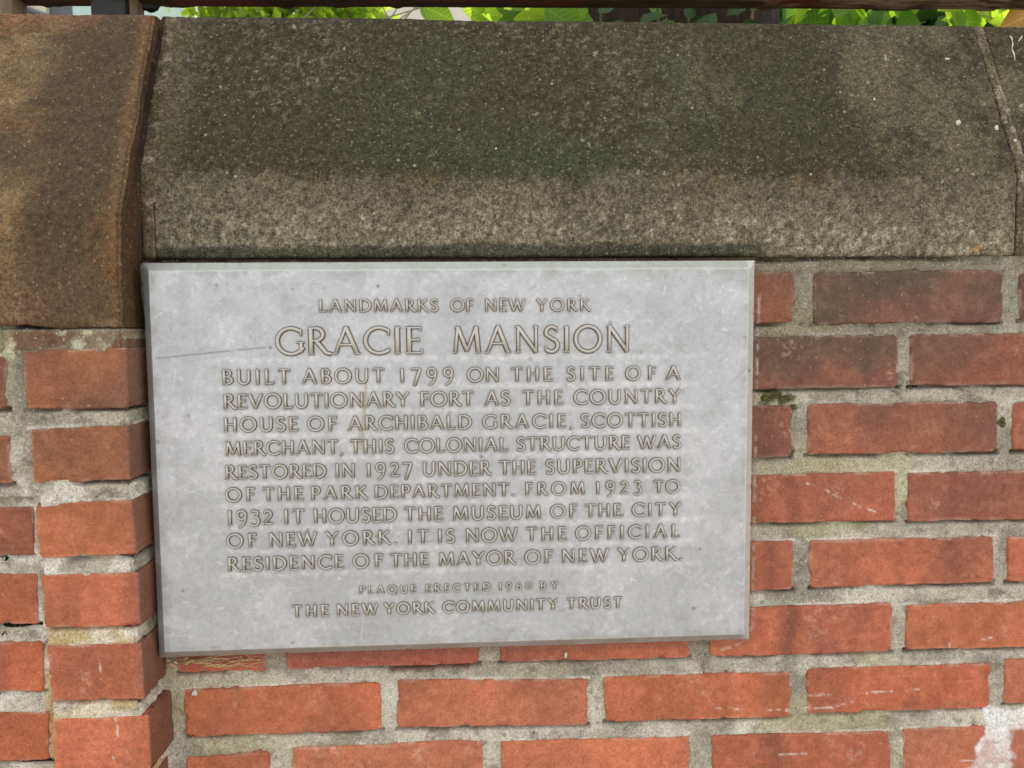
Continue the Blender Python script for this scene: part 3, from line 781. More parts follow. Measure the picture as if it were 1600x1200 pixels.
# brown cap stone over the pier
ZCB = 0.0045
yt2 = 0.052; zt2 = at(130, 19, yt2)[2]
prof_cap = fillet([(0.05, ZCB), (YP - 0.001, ZCB), (YP - 0.001, 0.106), (yt2, zt2), (0.31, zt2 - 0.001), (0.31, 0.075)], [0, 0.006, 0.022, 0.010, 0.01, 0])
def col_cap(X, Y, Z, n1, n2):
    k1 = fbm(X, Y, Z, scale=0.13, octaves=4, seed=401); k2 = fbm(X, Y, Z, scale=0.04, octaves=5, seed=402)
    c = np.broadcast_to(np.array([0.132, 0.066, 0.028]), X.shape + (3,)).copy()
    kf = fbm(X, Y, Z, scale=0.008, octaves=4, seed=413, gain=.7); k1 = k1 + (kf - .5) * .3; k2 = k2 + (kf - .5) * .3
    c = mix(c, (0.30, 0.19, 0.085), sm(0.56, 0.72, kf) * (0.25 + 0.5 * sm(-0.38, -0.46, X)))
    c = mix(c, (0.025, 0.015, 0.008), sm(0.44, 0.30, kf) * 0.6)
    c = mix(c, (0.055, 0.043, 0.021), sm(0.40, 0.66, k1 + (k2 - .5) * .25 + 0.14 * np.exp(-((X + 0.375) / 0.035) ** 2) - 0.04) * 0.85)
    c = mix(c, (0.23, 0.15, 0.075), sm(0.45, 0.70, fbm(X, Y, Z, scale=0.09, octaves=4, seed=403)) * sm(-0.39, -0.43, X) * 0.8)
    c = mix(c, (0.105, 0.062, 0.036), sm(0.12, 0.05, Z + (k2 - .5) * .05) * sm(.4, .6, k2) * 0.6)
    c = mix(c, (0.12, 0.070, 0.030), sm(-0.3295, -0.3255, X + (k2 - .5) * .004) * 0.85)
    c = mix(c, (0.17, 0.095, 0.04), np.exp(-((X + 0.334) / 0.006) ** 2) * 0.5)
    c = mix(c, (0.24, 0.10, 0.05), np.exp(-((Z - zt2) / 0.02) ** 2) * sm(.4, .6, k2) * 0.45)
    c = mix(c, (0.22, 0.21, 0.12), sm(.55, .7, fbm(X, Y, Z, scale=0.03, octaves=4, seed=405)) * np.exp(-((X + 0.345) / 0.012) ** 2) * sm(0.07, 0.03, Z) * .7)
    return c
cap = thing('cap_stone', 'large brown stone capping the brick pier in the upper left corner', 'cap stone')
# corner stone: sweep the profile in X, then turn the right end back towards the wall
def cap_stone():
    pr = resample(prof_cap, 0.0021)
    tg = np.gradient(pr, axis=0); tg /= np.linalg.norm(tg, axis=1)[:, None]
    nrm = np.stack([-tg[:, 1], tg[:, 0]], -1)
    for _ in range(3): nrm[1:-1] = (nrm[:-2] + nrm[1:-1] * 2 + nrm[2:]) / 4
    x0, R = -0.70, 0.0022
    XRf = np.interp(pr[:, 1], [0.0, 0.12, 0.33], [-0.3285, -0.3255, -0.3268])
    wob = (fbm(pr[:, 1] + pr[:, 0], pr[:, 0] * 0, scale=0.03, octaves=5, seed=77) - .5) * 0.004
    XRf = XRf + wob
    cols_x = []; cols_dep = []; cols_nx = []
    sf = np.concatenate([[0, 0], xs(0.004, 0.18, 0.006), xs(0.183, 0.3700, 0.0021)])
    rows_ = []
    for s in sf: rows_.append((s, 0, 0))                                      # distance from x0
    for a in np.linspace(0, math.pi / 2, 6): rows_.append((None, a, 0))
    for dd in list(np.arange(0.002, 0.085, 0.0028)): rows_.append((None, math.pi / 2, dd))
    P = np.zeros((len(rows_), len(pr), 3)); C0 = []
    for i, (s, a, dd) in enumerate(rows_):
        if s is not None:
            X = x0 + s * (XRf - R - x0) / 0.37; inx = 0.0; dep = 0.0 if i else 0.03
            nfx, nfd = 0.0, 1.0
        else:
            X = XRf - R + R * math.sin(a) - dd * 0.05; dep = R - R * math.cos(a) + dd
            nfx, nfd = math.sin(a), math.cos(a)
        base = pr - nrm * dep
        P[i, :, 0] = X; P[i, :, 1] = base[:, 0]; P[i, :, 2] = base[:, 1]
        # surface noise along blended normal
        nn = fbm(P[i, :, 0], P[i, :, 1], P[i, :, 2], scale=0.07, octaves=4, seed=88) - 0.5
        n2 = fbm(P[i, :, 0], P[i, :, 1], P[i, :, 2], scale=0.008, octaves=4, seed=89) - 0.5
        dn = nn * 0.0035 + n2 * 0.0014
        P[i, :, 0] -= nfx * dn; P[i, :, 1] -= nrm[:, 0] * nfd * dn; P[i, :, 2] -= nrm[:, 1] * nfd * dn
    # ragged lower edge
    lowm = np.exp(-np.clip(P[..., 2] - ZCB, 0, 1) / 0.012)
    P[..., 2] += lowm * (fbm(P[..., 0], P[..., 0] * 0, scale=0.07, octaves=5, seed=90) - 0.52) * 0.013
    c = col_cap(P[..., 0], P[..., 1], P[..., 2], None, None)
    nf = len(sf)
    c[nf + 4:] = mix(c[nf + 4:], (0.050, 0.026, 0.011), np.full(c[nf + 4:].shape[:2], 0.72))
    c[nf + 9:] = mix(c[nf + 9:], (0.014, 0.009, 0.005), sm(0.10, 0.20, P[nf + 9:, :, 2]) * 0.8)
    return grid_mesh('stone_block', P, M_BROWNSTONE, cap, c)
cap_stone()

# ------------------------------------------------------------------ plaque
YPL = -0.032
ctl, ctr, cbr, cbl = [xz(*v, YPL + 0.0075) for v in ((223, 411), (1181, 407), (1168, 998), (249, 1027))]
PXL, PXR = (ctl[0] + cbl[0]) / 2, (ctr[0] + cbr[0]) / 2
PZT, PZB = (ctl[1] + ctr[1]) / 2, (cbl[1] + cbr[1]) / 2
plaque = thing('wall_plaque', 'grey metal plaque with raised lettering fixed to the brick wall', 'plaque', (0, 0, 0))
T_, t_ = 0.172, 0.125
def arc(cx, cy, rx, ry, a0, a1, n=12):
    return [(cx + rx * math.cos(math.radians(a0 + (a1 - a0) * i / n)), cy + ry * math.sin(math.radians(a0 + (a1 - a0) * i / n))) for i in range(n + 1)]
def ser(x, y, h=0.085): return ([(x - h, y), (x + h, y)], 0.075)
# glyph: width, strokes
G = {}
def g(ch, w, *st): G[ch] = (w, st)
g('A', .86, ([(.10, .04), (.43, 1.0)], t_), ([(.43, 1.0), (.76, .04)], T_), ([(.22, .36), (.64, .36)], t_ * .85), ser(.08, .035), ser(.78, .035))
g('B', .62, ([(.14, .03), (.14, .97)], T_), (arc(.30, .745, .20, .215, 90, -90), t_), (arc(.30, .275, .26, .235, 90, -90), T_ * .9), ([(.05, .96), (.31, .96)], t_ * .8), ([(.14, .53), (.31, .53)], t_ * .8), ([(.05, .04), (.31, .04)], t_ * .8))
g('C', .84, (arc(.50, .5, .42, .47, 48, 312, 20), T_ * .9), ([(.80, .70), (.80, .93)], .075), ([(.80, .08), (.80, .25)], .06))
g('D', .84, ([(.14, .03), (.14, .97)], T_), (arc(.33, .5, .44, .46, 90, -90, 16), T_ * .95), ([(.05, .96), (.34, .96)], t_ * .8), ([(.05, .04), (.34, .04)], t_ * .8))
g('E', .56, ([(.14, .03), (.14, .97)], T_), ([(.05, .96), (.50, .96)], t_ * .8), ([(.14, .52), (.44, .52)], t_ * .8), ([(.05, .04), (.53, .04)], t_ * .8), ([(.50, .97), (.50, .84)], .07), ([(.53, .03), (.53, .18)], .07), ([(.44, .60), (.44, .44)], .06))
g('F', .54, ([(.14, .03), (.14, .97)], T_), ([(.05, .96), (.50, .96)], t_ * .8), ([(.14, .52), (.43, .52)], t_ * .8), ser(.14, .035), ([(.50, .97), (.50, .84)], .07), ([(.43, .60), (.43, .44)], .06))
g('G', .88, (arc(.50, .5, .42, .47, 48, 330, 20), T_ * .9), ([(.80, .70), (.80, .93)], .075), ([(.80, .10), (.80, .44)], T_ * .85), ([(.66, .45), (.90, .45)], .075))
g('H', .80, ([(.14, .03), (.14, .97)], T_), ([(.66, .03), (.66, .97)], T_), ([(.14, .52), (.66, .52)], t_ * .8), ser(.14, .035), ser(.14, .965), ser(.66, .035), ser(.66, .965))
g('I', .28, ([(.14, .03), (.14, .97)], T_), ser(.14, .035), ser(.14, .965))
g('K', .74, ([(.14, .03), (.14, .97)], T_), ([(.62, .96), (.16, .50)], t_), ([(.27, .60), (.66, .05), (.76, .02)], T_), ser(.14, .035), ser(.14, .965), ser(.60, .965, .07))
g('L', .56, ([(.14, .03), (.14, .97)], T_), ([(.05, .04), (.52, .04)], t_ * .8), ser(.14, .965), ([(.52, .03), (.52, .20)], .07))
g('M', 1.00, ([(.12, .03), (.20, .97)], t_), ([(.20, .97), (.50, .10)], T_), ([(.50, .10), (.80, .97)], t_), ([(.80, .97), (.88, .03)], T_), ser(.11, .035, .07), ser(.89, .035), ser(.18, .965, .06), ser(.82, .965, .06))
g('N', .88, ([(.15, .03), (.15, .97)], t_), ([(.15, .97), (.74, .03)], T_), ([(.74, .03), (.74, .97)], t_), ser(.15, .035), ser(.12, .965, .06), ser(.74, .965))
g('O', .96, (arc(.48, .5, .41, .47, 90, 450, 28), T_ * .92))
g('P', .58, ([(.14, .03), (.14, .97)], T_), (arc(.30, .72, .23, .245, 90, -90), T_ * .9), ([(.05, .965), (.31, .965)], t_ * .8), ([(.14, .475), (.31, .475)], t_ * .8), ser(.14, .035))
g('Q', .98, (arc(.48, .5, .41, .47, 90, 450, 28), T_ * .92), ([(.52, .06), (.74, -.10), (1.0, -.12)], t_))
g('R', .70, ([(.14, .03), (.14, .97)], T_), (arc(.30, .74, .21, .225, 90, -90), T_ * .9), ([(.05, .965), (.31, .965)], t_ * .8), ([(.14, .515), (.31, .515)], t_ * .8), ([(.30, .51), (.60, .07), (.74, .02)], T_), ser(.14, .035))
g('S', .56, (arc(.29, .735, .19, .225, 40, 200, 9) + arc(.28, .27, .21, .235, 70, -140, 12)[0:], T_ * .9), ([(.46, .76), (.46, .94)], .06), ([(.09, .06), (.09, .26)], .06))
g('T', .70, ([(.35, .03), (.35, .97)], T_), ([(.05, .96), (.65, .96)], t_ * .8), ser(.35, .035), ([(.05, .97), (.05, .82)], .07), ([(.65, .97), (.65, .82)], .07))
g('U', .82, ([(.14, .97), (.14, .36)] + arc(.41, .34, .27, .31, 180, 360, 12) + [(.68, .97)], T_ * .92), ser(.14, .965), ser(.68, .965))
g('V', .82, ([(.08, .97), (.41, .02)], T_), ([(.41, .02), (.74, .97)], t_), ser(.09, .965), ser(.74, .965))
g('W', 1.16, ([(.08, .97), (.34, .02)], T_), ([(.34, .02), (.60, .92)], t_), ([(.56, .92), (.82, .02)], T_), ([(.82, .02), (1.08, .97)], t_), ser(.09, .965), ser(1.08, .965, .07), ser(.56, .955, .07))
g('Y', .78, ([(.09, .97), (.39, .50)], T_), ([(.39, .50), (.70, .97)], t_), ([(.39, .50), (.39, .03)], T_), ser(.09, .965, .07), ser(.69, .965, .07), ser(.39, .035))
g('1', .36, ([(.18, .03), (.18, .97)], T_), ser(.18, .035), ([(.18, .97), (.05, .88)], .08))
g('2', .56, (arc(.28, .70, .19, .24, 165, -35, 10) + [(.10, .06)], T_ * .85), ([(.06, .06), (.54, .06)], t_), ([(.54, .05), (.54, .16)], .06))
g('3', .52, (arc(.24, .76, .18, .20, 150, -80, 9), T_ * .8), (arc(.22, .24, .24, .31, 85, -140, 12), T_ * .85))
g('6', .62, (arc(.31, .32, .23, .29, 90, 450, 20), T_ * .85), (arc(.60, .32, .52, .66, 100, 182, 8), t_))
g('7', .56, ([(.04, .95), (.52, .95)], t_), ([(.52, .95), (.18, -.22)], T_), ([(.05, .96), (.05, .84)], .06))
g('9', .62, (arc(.30, .68, .23, .29, 90, 450, 20), T_ * .85), (arc(.02, .68, .51, .90, 2, -78, 9), t_))
g('0', .66, (arc(.33, .5, .26, .46, 90, 450, 24), T_ * .85))
g('.', .20, (arc(.10, .07, .025, .025, 0, 360, 8), .12))
g(',', .22, ([(.11, .09), (.13, .03), (.06, -.15)], .11))

RELIEF = 0.105     # height of the ridge relative to cap height
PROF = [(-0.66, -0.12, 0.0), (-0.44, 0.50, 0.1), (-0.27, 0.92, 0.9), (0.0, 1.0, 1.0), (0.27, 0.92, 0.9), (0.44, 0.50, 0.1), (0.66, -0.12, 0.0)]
glyph_mesh = {}
def make_glyph(ch, wk):
    V, F, Wr = [], [], []
    w, st = G[ch]
    for k, (pts, wd) in enumerate(st):
        wd = wd * wk
        pts = [np.array(p, float) for p in pts]
        closed = np.linalg.norm(pts[0] - pts[-1]) < 1e-6
        if closed: pts = pts[:-1]
        n = len(pts); ring = []
        hz = RELIEF * (1 - 0.05 * (k % 3)) * min(1.0, wd / 0.12 + 0.35)
        seq = list(range(n))
        rows_ = []
        for i in seq:
            a = pts[(i - 1) % n] if (closed or i > 0) else None
            b = pts[(i + 1) % n] if (closed or i < n - 1) else None
            t = np.zeros(2)
            if a is not None: t += (pts[i] - a) / np.linalg.norm(pts[i] - a)
            if b is not None: t += (b - pts[i]) / np.linalg.norm(b - pts[i])
            t /= max(np.linalg.norm(t), 1e-6); nn = np.array([-t[1], t[0]])
            rows_.append((pts[i], nn, t, 1.0))
        if not closed:
            p, nn, t, _ = rows_[0]; rows_.insert(0, (p - t * wd * 0.30, nn, t, 0.0))
            p, nn, t, _ = rows_[-1]; rows_.append((p + t * wd * 0.30, nn, t, 0.0))
        base = len(V); m = len(PROF)
        for (p, nn, t, hh) in rows_:
            for (o, h, wr) in PROF:
                q = p + nn * o * wd * (1.0 if hh else 0.85)
                V.append((q[0], q[1], (h * hz) if hh else -0.02)); Wr.append(wr * hh)
        R_ = len(rows_)
        for i in range(R_ if closed else R_ - 1):
            j = (i + 1) % R_
            for a in range(m - 1):
                F.append((base + i * m + a, base + j * m + a, base + j * m + a + 1, base + i * m + a + 1))
    V = np.array(V)
    # local: X right, Y = depth (towards viewer negative), Z up
    VV = np.stack([V[:, 0], -V[:, 2], V[:, 1]], -1)
    me = bpy.data.meshes.new('letter')
    me.from_pydata([tuple(v) for v in VV], [], F)
    me.polygons.foreach_set('use_smooth', np.ones(len(F), bool))
    a = me.attributes.new('WearLight', 'FLOAT', 'POINT'); a.data.foreach_set('value', np.array(Wr, np.float32))
    me.materials.append(M_LETTER)
    me.update()
    return me

M_LETTER = surf_mat('worn raised letter', 0.45, metallic=0.5, use_col=False, color=(0.4, 0.38, 0.34), grains=((900, 0.15),), bump=((1500, 0.2, 0.0002),))
def patch_letter():
    nt = M_LETTER.node_tree; N, L = nt.nodes, nt.links
    at_ = N.new('ShaderNodeAttribute'); at_.attribute_name = 'WearLight'
    mx = N.new('ShaderNodeMix'); mx.data_type = 'RGBA'
    mx.inputs['A'].default_value = (0.12, 0.10, 0.078, 1); mx.inputs['B'].default_value = (0.485, 0.468, 0.445, 1)  # worn crests and grimy flanks, with highlight and shade painted in
    L.new(at_.outputs['Fac'], mx.inputs['Factor'])
    # into the grain chain in place of the plain colour
    rgb = [n for n in N if n.bl_idname == 'ShaderNodeRGB'][0]
    for l in list(rgb.outputs[0].links):
        to = l.to_socket; L.remove(l); L.new(mx.outputs['Result'], to)
patch_letter()

LINES = [  # words: (text, x0, x1); cap top and base line at left and right ends
 ([('LANDMARKS', 498, 685), ('OF', 704, 740), ('NEW', 757, 821), ('YORK', 838, 922)], 498, 922, 468, 487.5, 467, 486),
 ([('GRACIE', 430, 661), ('MANSION', 706, 986)], 430, 986, 512, 555, 508, 550),
 ([('BUILT', 347, 454), ('ABOUT', 472, 601), ('1799', 624, 709), ('ON', 730, 781), ('THE', 799, 863), ('SITE', 885, 959), ('OF', 977, 1025), ('A', 1040, 1064)], 347, 1064, 577.5, 601, 572, 593),
 ([('REVOLUTIONARY', 349, 640), ('FORT', 656, 741), ('AS', 757, 797), ('THE', 816, 880), ('COUNTRY', 896, 1064)], 349, 1064, 616, 639, 607.5, 629.5),
 ([('HOUSE', 350, 466), ('OF', 481, 527), ('ARCHIBALD', 544, 737), ('GRACIE,', 754, 895), ('SCOTTISH', 907, 1065)], 350, 1065, 652.5, 675, 645, 666),
 ([('MERCHANT,', 352, 537), ('THIS', 547, 616), ('COLONIAL', 632, 794), ('STRUCTURE', 807, 984), ('WAS', 996, 1064)], 352, 1064, 690, 712, 679.5, 700.5),
 ([('RESTORED', 352, 510), ('IN', 524, 556), ('1927', 572, 644), ('UNDER', 660, 767), ('THE', 780, 837), ('SUPERVISION', 852, 1064)], 352, 1064, 727.5, 749, 715, 737),
 ([('OF', 353, 399), ('THE', 411, 474), ('PARK', 486, 574), ('DEPARTMENT.', 585, 804), ('FROM', 820, 914), ('1923', 930, 1002), ('TO', 1021, 1062)], 353, 1062, 762.5, 784, 750, 769.5),
 ([('1932', 355, 427), ('IT', 444, 476), ('HOUSED', 490, 620), ('THE', 632, 692), ('MUSEUM', 707, 846), ('OF', 860, 902), ('THE', 914, 971), ('CITY', 987, 1064)], 355, 1064, 797.5, 820.5, 785, 805),
 ([('OF', 355, 402), ('NEW', 420, 496), ('YORK.', 509, 621), ('IT', 637, 670), ('IS', 684, 711), ('NOW', 727, 809), ('THE', 822, 885), ('OFFICIAL', 899, 1062)], 355, 1062, 834, 856, 819, 839.5),
 ([('RESIDENCE', 356, 537), ('OF', 552, 599), ('THE', 610, 670), ('MAYOR', 685, 805), ('OF', 820, 864), ('NEW', 877, 951), ('YORK.', 965, 1066)], 356, 1066, 871, 892.5, 854, 875),
 ([('PLAQUE', 562, 650), ('ERECTED', 665, 766), ('1960', 779, 831), ('BY', 844, 872)], 562, 872, 916, 928, 908, 920),
 ([('THE', 457, 514), ('NEW', 526, 591), ('YORK', 600, 679), ('COMMUNITY', 692, 872), ('TRUST', 886, 972)], 457, 972, 946, 964, 932.5, 949),
]
letters = []     # (char, x, z, sx, sz, cap)
for words, xa, xb, ta, ba, tb, bb in LINES:
    for text, w0, w1 in words:
        f0, f1 = (w0 - xa) / (xb - xa), (w1 - xa) / (xb - xa)
        bl = xz(w0, ba + (bb - ba) * f0, YPL); br = xz(w1, ba + (bb - ba) * f1, YPL)
        tl = xz(w0, ta + (tb - ta) * f0, YPL); tr = xz(w1, ta + (tb - ta) * f1, YPL)
        cap_h = ((tl[1] - bl[1]) + (tr[1] - br[1])) / 2
        adv = [G[c_][0] for c_ in text]
        W = br[0] - bl[0]; n = len(text)
        nat = sum(adv) * cap_h
        k = min(1.18, max(0.80, (W / cap_h - 0.10 * (n - 1)) / sum(adv))) if n > 1 else min(1.3, W / nat)
        gap = (W - nat * k) / (n - 1) if n > 1 else 0
        x = bl[0]
        for c_, a_ in zip(text, adv):
            f = (x - bl[0]) / max(W, 1e-6)
            letters.append((c_, x, bl[1] + (br[1] - bl[1]) * f, k * cap_h, cap_h))
            x += a_ * k * cap_h + gap
print('letters', len(letters))

# metal plate
bev_w, bev_d, thick = 0.0085, 0.0075, 0.021
nxp, nzp = 560, 372
def plate_axis(a, b, n):
    inner = np.linspace(a + bev_w + 0.0009, b - bev_w - 0.0009, n)
    e = np.array([0, 0, 0.0004, 0.0012, 0.0035, 0.0065, bev_w - 0.0004, bev_w, bev_w + 0.0004])
    return np.concatenate([a + e, inner, (b - e)[::-1]])
ax, az = plate_axis(PXL, PXR, nxp), plate_axis(PZB, PZT, nzp)
X, Z = np.meshgrid(ax, az, indexing='ij')
ed = np.minimum(np.minimum(X - PXL, PXR - X), np.minimum(Z - PZB, PZT - Z))
Y = YPL + np.clip(1 - ed / bev_w, 0, 1) * bev_d
Y = Y + (fbm(X, Z, scale=0.12, octaves=2, seed=5) - 0.5) * 0.0012 + (fbm(X, Z, scale=0.006, octaves=3, seed=8) - 0.5) * 0.00012
sk = np.zeros(X.shape, bool); sk[0] = sk[-1] = True; sk[:, 0] = sk[:, -1] = True
Y = Y + sm(0.70, 0.80, fbm(X, Z, scale=0.012, octaves=3, seed=15)) * sm(bev_w * 1.2, 0, ed) * 0.0016
Y[sk] = YPL + thick
# grime round the letters, deepened to paint the shade at their edges
gxn, gzn = 620, 410
H = np.zeros((gxn, gzn)); sxg = (PXR - PXL) / (gxn - 1); szg = (PZT - PZB) / (gzn - 1)
for c_, x0, z0, kx, ch in letters:
    for pts, wd in G[c_][1]:
        for (p, q) in zip(pts[:-1], pts[1:]):
            n = max(2, int(math.hypot(q[0] - p[0], q[1] - p[1]) * ch / 0.0006))
            for i in range(n):
                f = i / n
                xx = x0 + (p[0] + (q[0] - p[0]) * f) * kx; zz = z0 + (p[1] + (q[1] - p[1]) * f) * ch
                i0, j0 = int(round((xx - PXL) / sxg)), int(round((zz - PZB) / szg))
                if 0 <= i0 < gxn and 0 <= j0 < gzn: H[i0, j0] = 1
def blur(A, s):
    r = int(3 * s) + 1; k = np.exp(-(np.arange(-r, r + 1) / s) ** 2 / 2); k /= k.sum()
    A = np.apply_along_axis(lambda v: np.convolve(v, k, 'same'), 0, A); return np.apply_along_axis(lambda v: np.convolve(v, k, 'same'), 1, A)
Hn, Hw = blur(H, 1.3), blur(H, 3.2)
def samp(A, X, Z):
    u = np.clip((X - PXL) / sxg, 0, gxn - 1.001); v = np.clip((Z - PZB) / szg, 0, gzn - 1.001)
    i, j = u.astype(int), v.astype(int); fu, fv = u - i, v - j
    return A[i, j] * (1 - fu) * (1 - fv) + A[i + 1, j] * fu * (1 - fv) + A[i, j + 1] * (1 - fu) * fv + A[i + 1, j + 1] * fu * fv
hn, hw = samp(Hn, X, Z), samp(Hw, X, Z)
q4 = fbm(X, Z, scale=0.0045, octaves=3, seed=504)
q1 = fbm(X, Z, scale=0.11, octaves=5, seed=501); q2 = fbm(X, Z, scale=0.03, octaves=5, seed=502); q3 = fbm(X, Z, scale=0.010, octaves=4, seed=503)
c = np.broadcast_to(np.array([0.452, 0.474, 0.515]), X.shape + (3,)).copy()
c = mix(c, (0.415, 0.435, 0.468), sm(0.36, 0.66, q1))
c = mix(c, (0.56, 0.575, 0.62), sm(0.50, 0.66, q2) * 0.40)
c = mix(c, (0.38, 0.395, 0.42), sm(0.52, 0.66, q3) * 0.40)
c = mix(c, (0.70, 0.72, 0.76), sm(0.52, 0.75, fbm(X, Z, scale=0.0028, octaves=2, seed=506) * .6 + q4 * .4) * (0.3 + sm(.35, .65, q2)) * 0.26)
c = mix(c, (0.36, 0.36, 0.37), sm(0.56, 0.74, fbm(X, Z, scale=0.004, octaves=3, seed=505)) * sm(.55, .4, q2) * 0.5)
c = mix(c, (0.40, 0.41, 0.375), sm(0.03, 0.09, Z) * sm(-.1, .25, X + (q1 - .5) * .2) * 0.5)
# polished bands between the lines of text
band = np.zeros(X.shape)
zl = []
for words, xa, xb, ta, ba, tb, bb in LINES[1:11]:
    l0, l1 = xz(xa, ba, YPL), xz(xb, bb, YPL)
    zc = l0[1] + (l1[1] - l0[1]) * (X - l0[0]) / (l1[0] - l0[0]) - 0.0042
    ins = sm(-0.275, -0.235, X) * sm(0.245, 0.215, X)
    band = np.maximum(band, np.exp(-((Z - zc + (q3 - .5) * .004) / 0.0028) ** 2) * ins * (0.5 + q2))
c = mix(c, (0.70, 0.71, 0.745), np.clip(band, 0, 1) * (0.12 + 0.38 * sm(.35, .7, q4)))
c = mix(c, (0.34, 0.315, 0.285), np.clip(hw * 1.5, 0, 1) * (0.25 + 0.7 * sm(.35, .65, q2)) * 0.65)
c = mix(c, (0.135, 0.115, 0.088), np.clip(hn * 1.9 * (0.45 + 1.0 * q3), 0, 0.9))
# brown run below the lettering
run_ = (xz(572, 598, YPL), xz(566, 700, YPL))
c = mix(c, (0.30, 0.25, 0.17), np.exp(-(seg_dist(X, Z, run_) / 0.0022) ** 2) * 0.6)
def pl_segs(L_): return [(xz(a, b, YPL), xz(c_, d_, YPL)) for a, b, c_, d_ in L_]
for s in pl_segs([(244, 560, 330, 551), (330, 551, 415, 543)]):
    c = mix(c, (0.15, 0.15, 0.16), sm(0.0013, 0.0004, seg_dist(X, Z, s) + (q3 - .5) * .001) * 0.6 * sm(.35, .5, q3 + .05))
rs = random.Random(8)
for _ in range(90):                 # small bright scuffs and dark nicks
    cx_, cz_ = rs.uniform(PXL + .012, PXR - .012), rs.uniform(PZB + .012, PZT - .012); an = rs.uniform(-0.6, 0.6) + (math.pi / 2 if rs.random() < .25 else 0); ln = rs.uniform(0.002, 0.009)
    s = (np.array([cx_, cz_]), np.array([cx_ + math.cos(an) * ln, cz_ + math.sin(an) * ln]))
    m = (np.abs(X - cx_) < 0.025) & (np.abs(Z - cz_) < 0.025)
    dk = rs.random() < 0.3
    w = sm(0.0013, 0.0002, seg_dist(X[m], Z[m], s) + (q3[m] - .5) * .0012) * rs.uniform(0.15, 0.5)
    c[m] = mix(c[m], (0.16, 0.15, 0.15) if dk else (0.80, 0.80, 0.82), w)
for _ in range(150):                 # long hair-fine wiping scratches
    cx_, cz_ = rs.uniform(PXL + .012, PXR - .012), rs.uniform(PZB + .012, PZT - .012); an = rs.gauss(0, 0.35) + (math.pi / 2 if rs.random() < .2 else 0); ln = rs.uniform(0.01, 0.06)
    s = (np.array([cx_, cz_]), np.array([cx_ + math.cos(an) * ln, cz_ + math.sin(an) * ln]))
    m = (np.abs(X - cx_) < 0.065) & (np.abs(Z - cz_) < 0.065)
    w = sm(0.0011, 0.0001, seg_dist(X[m], Z[m], s)) * rs.uniform(0.08, 0.26) * sm(.35, .6, q3[m])
    c[m] = mix(c[m], (0.20, 0.20, 0.21) if rs.random() < .35 else (0.78, 0.79, 0.82), w)
# dirt gathered along the rim and faint drips under the top edge
rim = sm(0.020, 0.008, ed) * sm(.42, .62, q3) * 0.35
c = mix(c, (0.27, 0.275, 0.25), rim)
drip = sm(.58, .72, fbm(X, Z * 0.12, scale=0.02, octaves=3, seed=520)) * sm(0.12, 0.0, PZT - Z) * 0.22
c = mix(c, (0.30, 0.30, 0.285), drip)
# bevels, light and shade painted in: green-grey top, lit right, darker left and lower
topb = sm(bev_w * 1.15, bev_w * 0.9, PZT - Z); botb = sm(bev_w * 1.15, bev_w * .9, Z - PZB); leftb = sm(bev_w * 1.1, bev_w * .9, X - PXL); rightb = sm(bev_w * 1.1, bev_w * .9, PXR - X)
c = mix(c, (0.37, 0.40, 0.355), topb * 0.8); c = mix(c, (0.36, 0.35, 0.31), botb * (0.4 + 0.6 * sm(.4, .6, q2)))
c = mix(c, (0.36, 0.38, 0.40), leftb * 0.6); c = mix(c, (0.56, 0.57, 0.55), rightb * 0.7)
# thin pale line where the bevel begins
bev_line = np.exp(-((ed - bev_w) / 0.0007) ** 2); c = mix(c, (0.62, 0.63, 0.62), bev_line * 0.45)
grid_mesh('plate', np.stack([X, Y, Z], -1), M_PLATE, plaque, c)
box_mesh('back_plate', (PXL + 0.004, YPL + thick - 0.004, PZB + 0.004), (PXR - 0.004, YPL + thick + 0.0012, PZT - 0.004), M_BLACK, plaque)
for fx in (0.06, 0.94):
    for fz in (0.1, 0.9):
        x_, z_ = PXL + (PXR - PXL) * fx, PZB + (PZT - PZB) * fz
        tube('stud', [(x_, YPL + thick + 0.0014, z_), (x_, 0.012, z_)], 0.006, M_BLACK, plaque, 8)

# letters: the largest 300 as parts, the rest joined
order = sorted(range(len(letters)), key=lambda i: (-round(letters[i][4], 3) if letters[i][4] < 0.0125 or letters[i][4] > 0.02 else -0.0155, i))
big = set(order[:300])
jV, jF, jW = [], [], []
def plate_y(x, z):      # follow the gentle unevenness of the plate
    return YPL + float((fbm(np.array([x]), np.array([z]), scale=0.12, octaves=2, seed=5)[0] - 0.5) * 0.0012)
lr = random.Random(3)
for i, (c_, x, z, sx_, cap_h) in enumerate(letters):
    wk = 0.90 if cap_h > 0.02 else (1.35 if cap_h < 0.0120 else 1.10)
    if (c_, wk) not in glyph_mesh: glyph_mesh[(c_, wk)] = make_glyph(c_, wk)
    me = glyph_mesh[(c_, wk)]
    y = plate_y(x + sx_ * .4, z + cap_h / 2)
    rel = min(1.35, 1.15 * (0.0165 / cap_h) ** 0.5)
    if i in big:
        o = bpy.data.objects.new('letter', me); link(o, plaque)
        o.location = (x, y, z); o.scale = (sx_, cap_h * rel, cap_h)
    else:
        b = len(jV); co = np.zeros(len(me.vertices) * 3); me.vertices.foreach_get('co', co); co = co.reshape(-1, 3)
        jV += [(x + v[0] * sx_, y + v[1] * cap_h * rel, z + v[2] * cap_h) for v in co]
        w_ = np.zeros(len(co)); me.attributes['WearLight'].data.foreach_get('value', w_); jW += list(w_)
        jF += [tuple(b + k for k in p.vertices) for p in me.polygons]
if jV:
    o = raw_mesh('small_lettering', jV, jF, M_LETTER, plaque, extra=jW); o['kind'] = 'stuff'

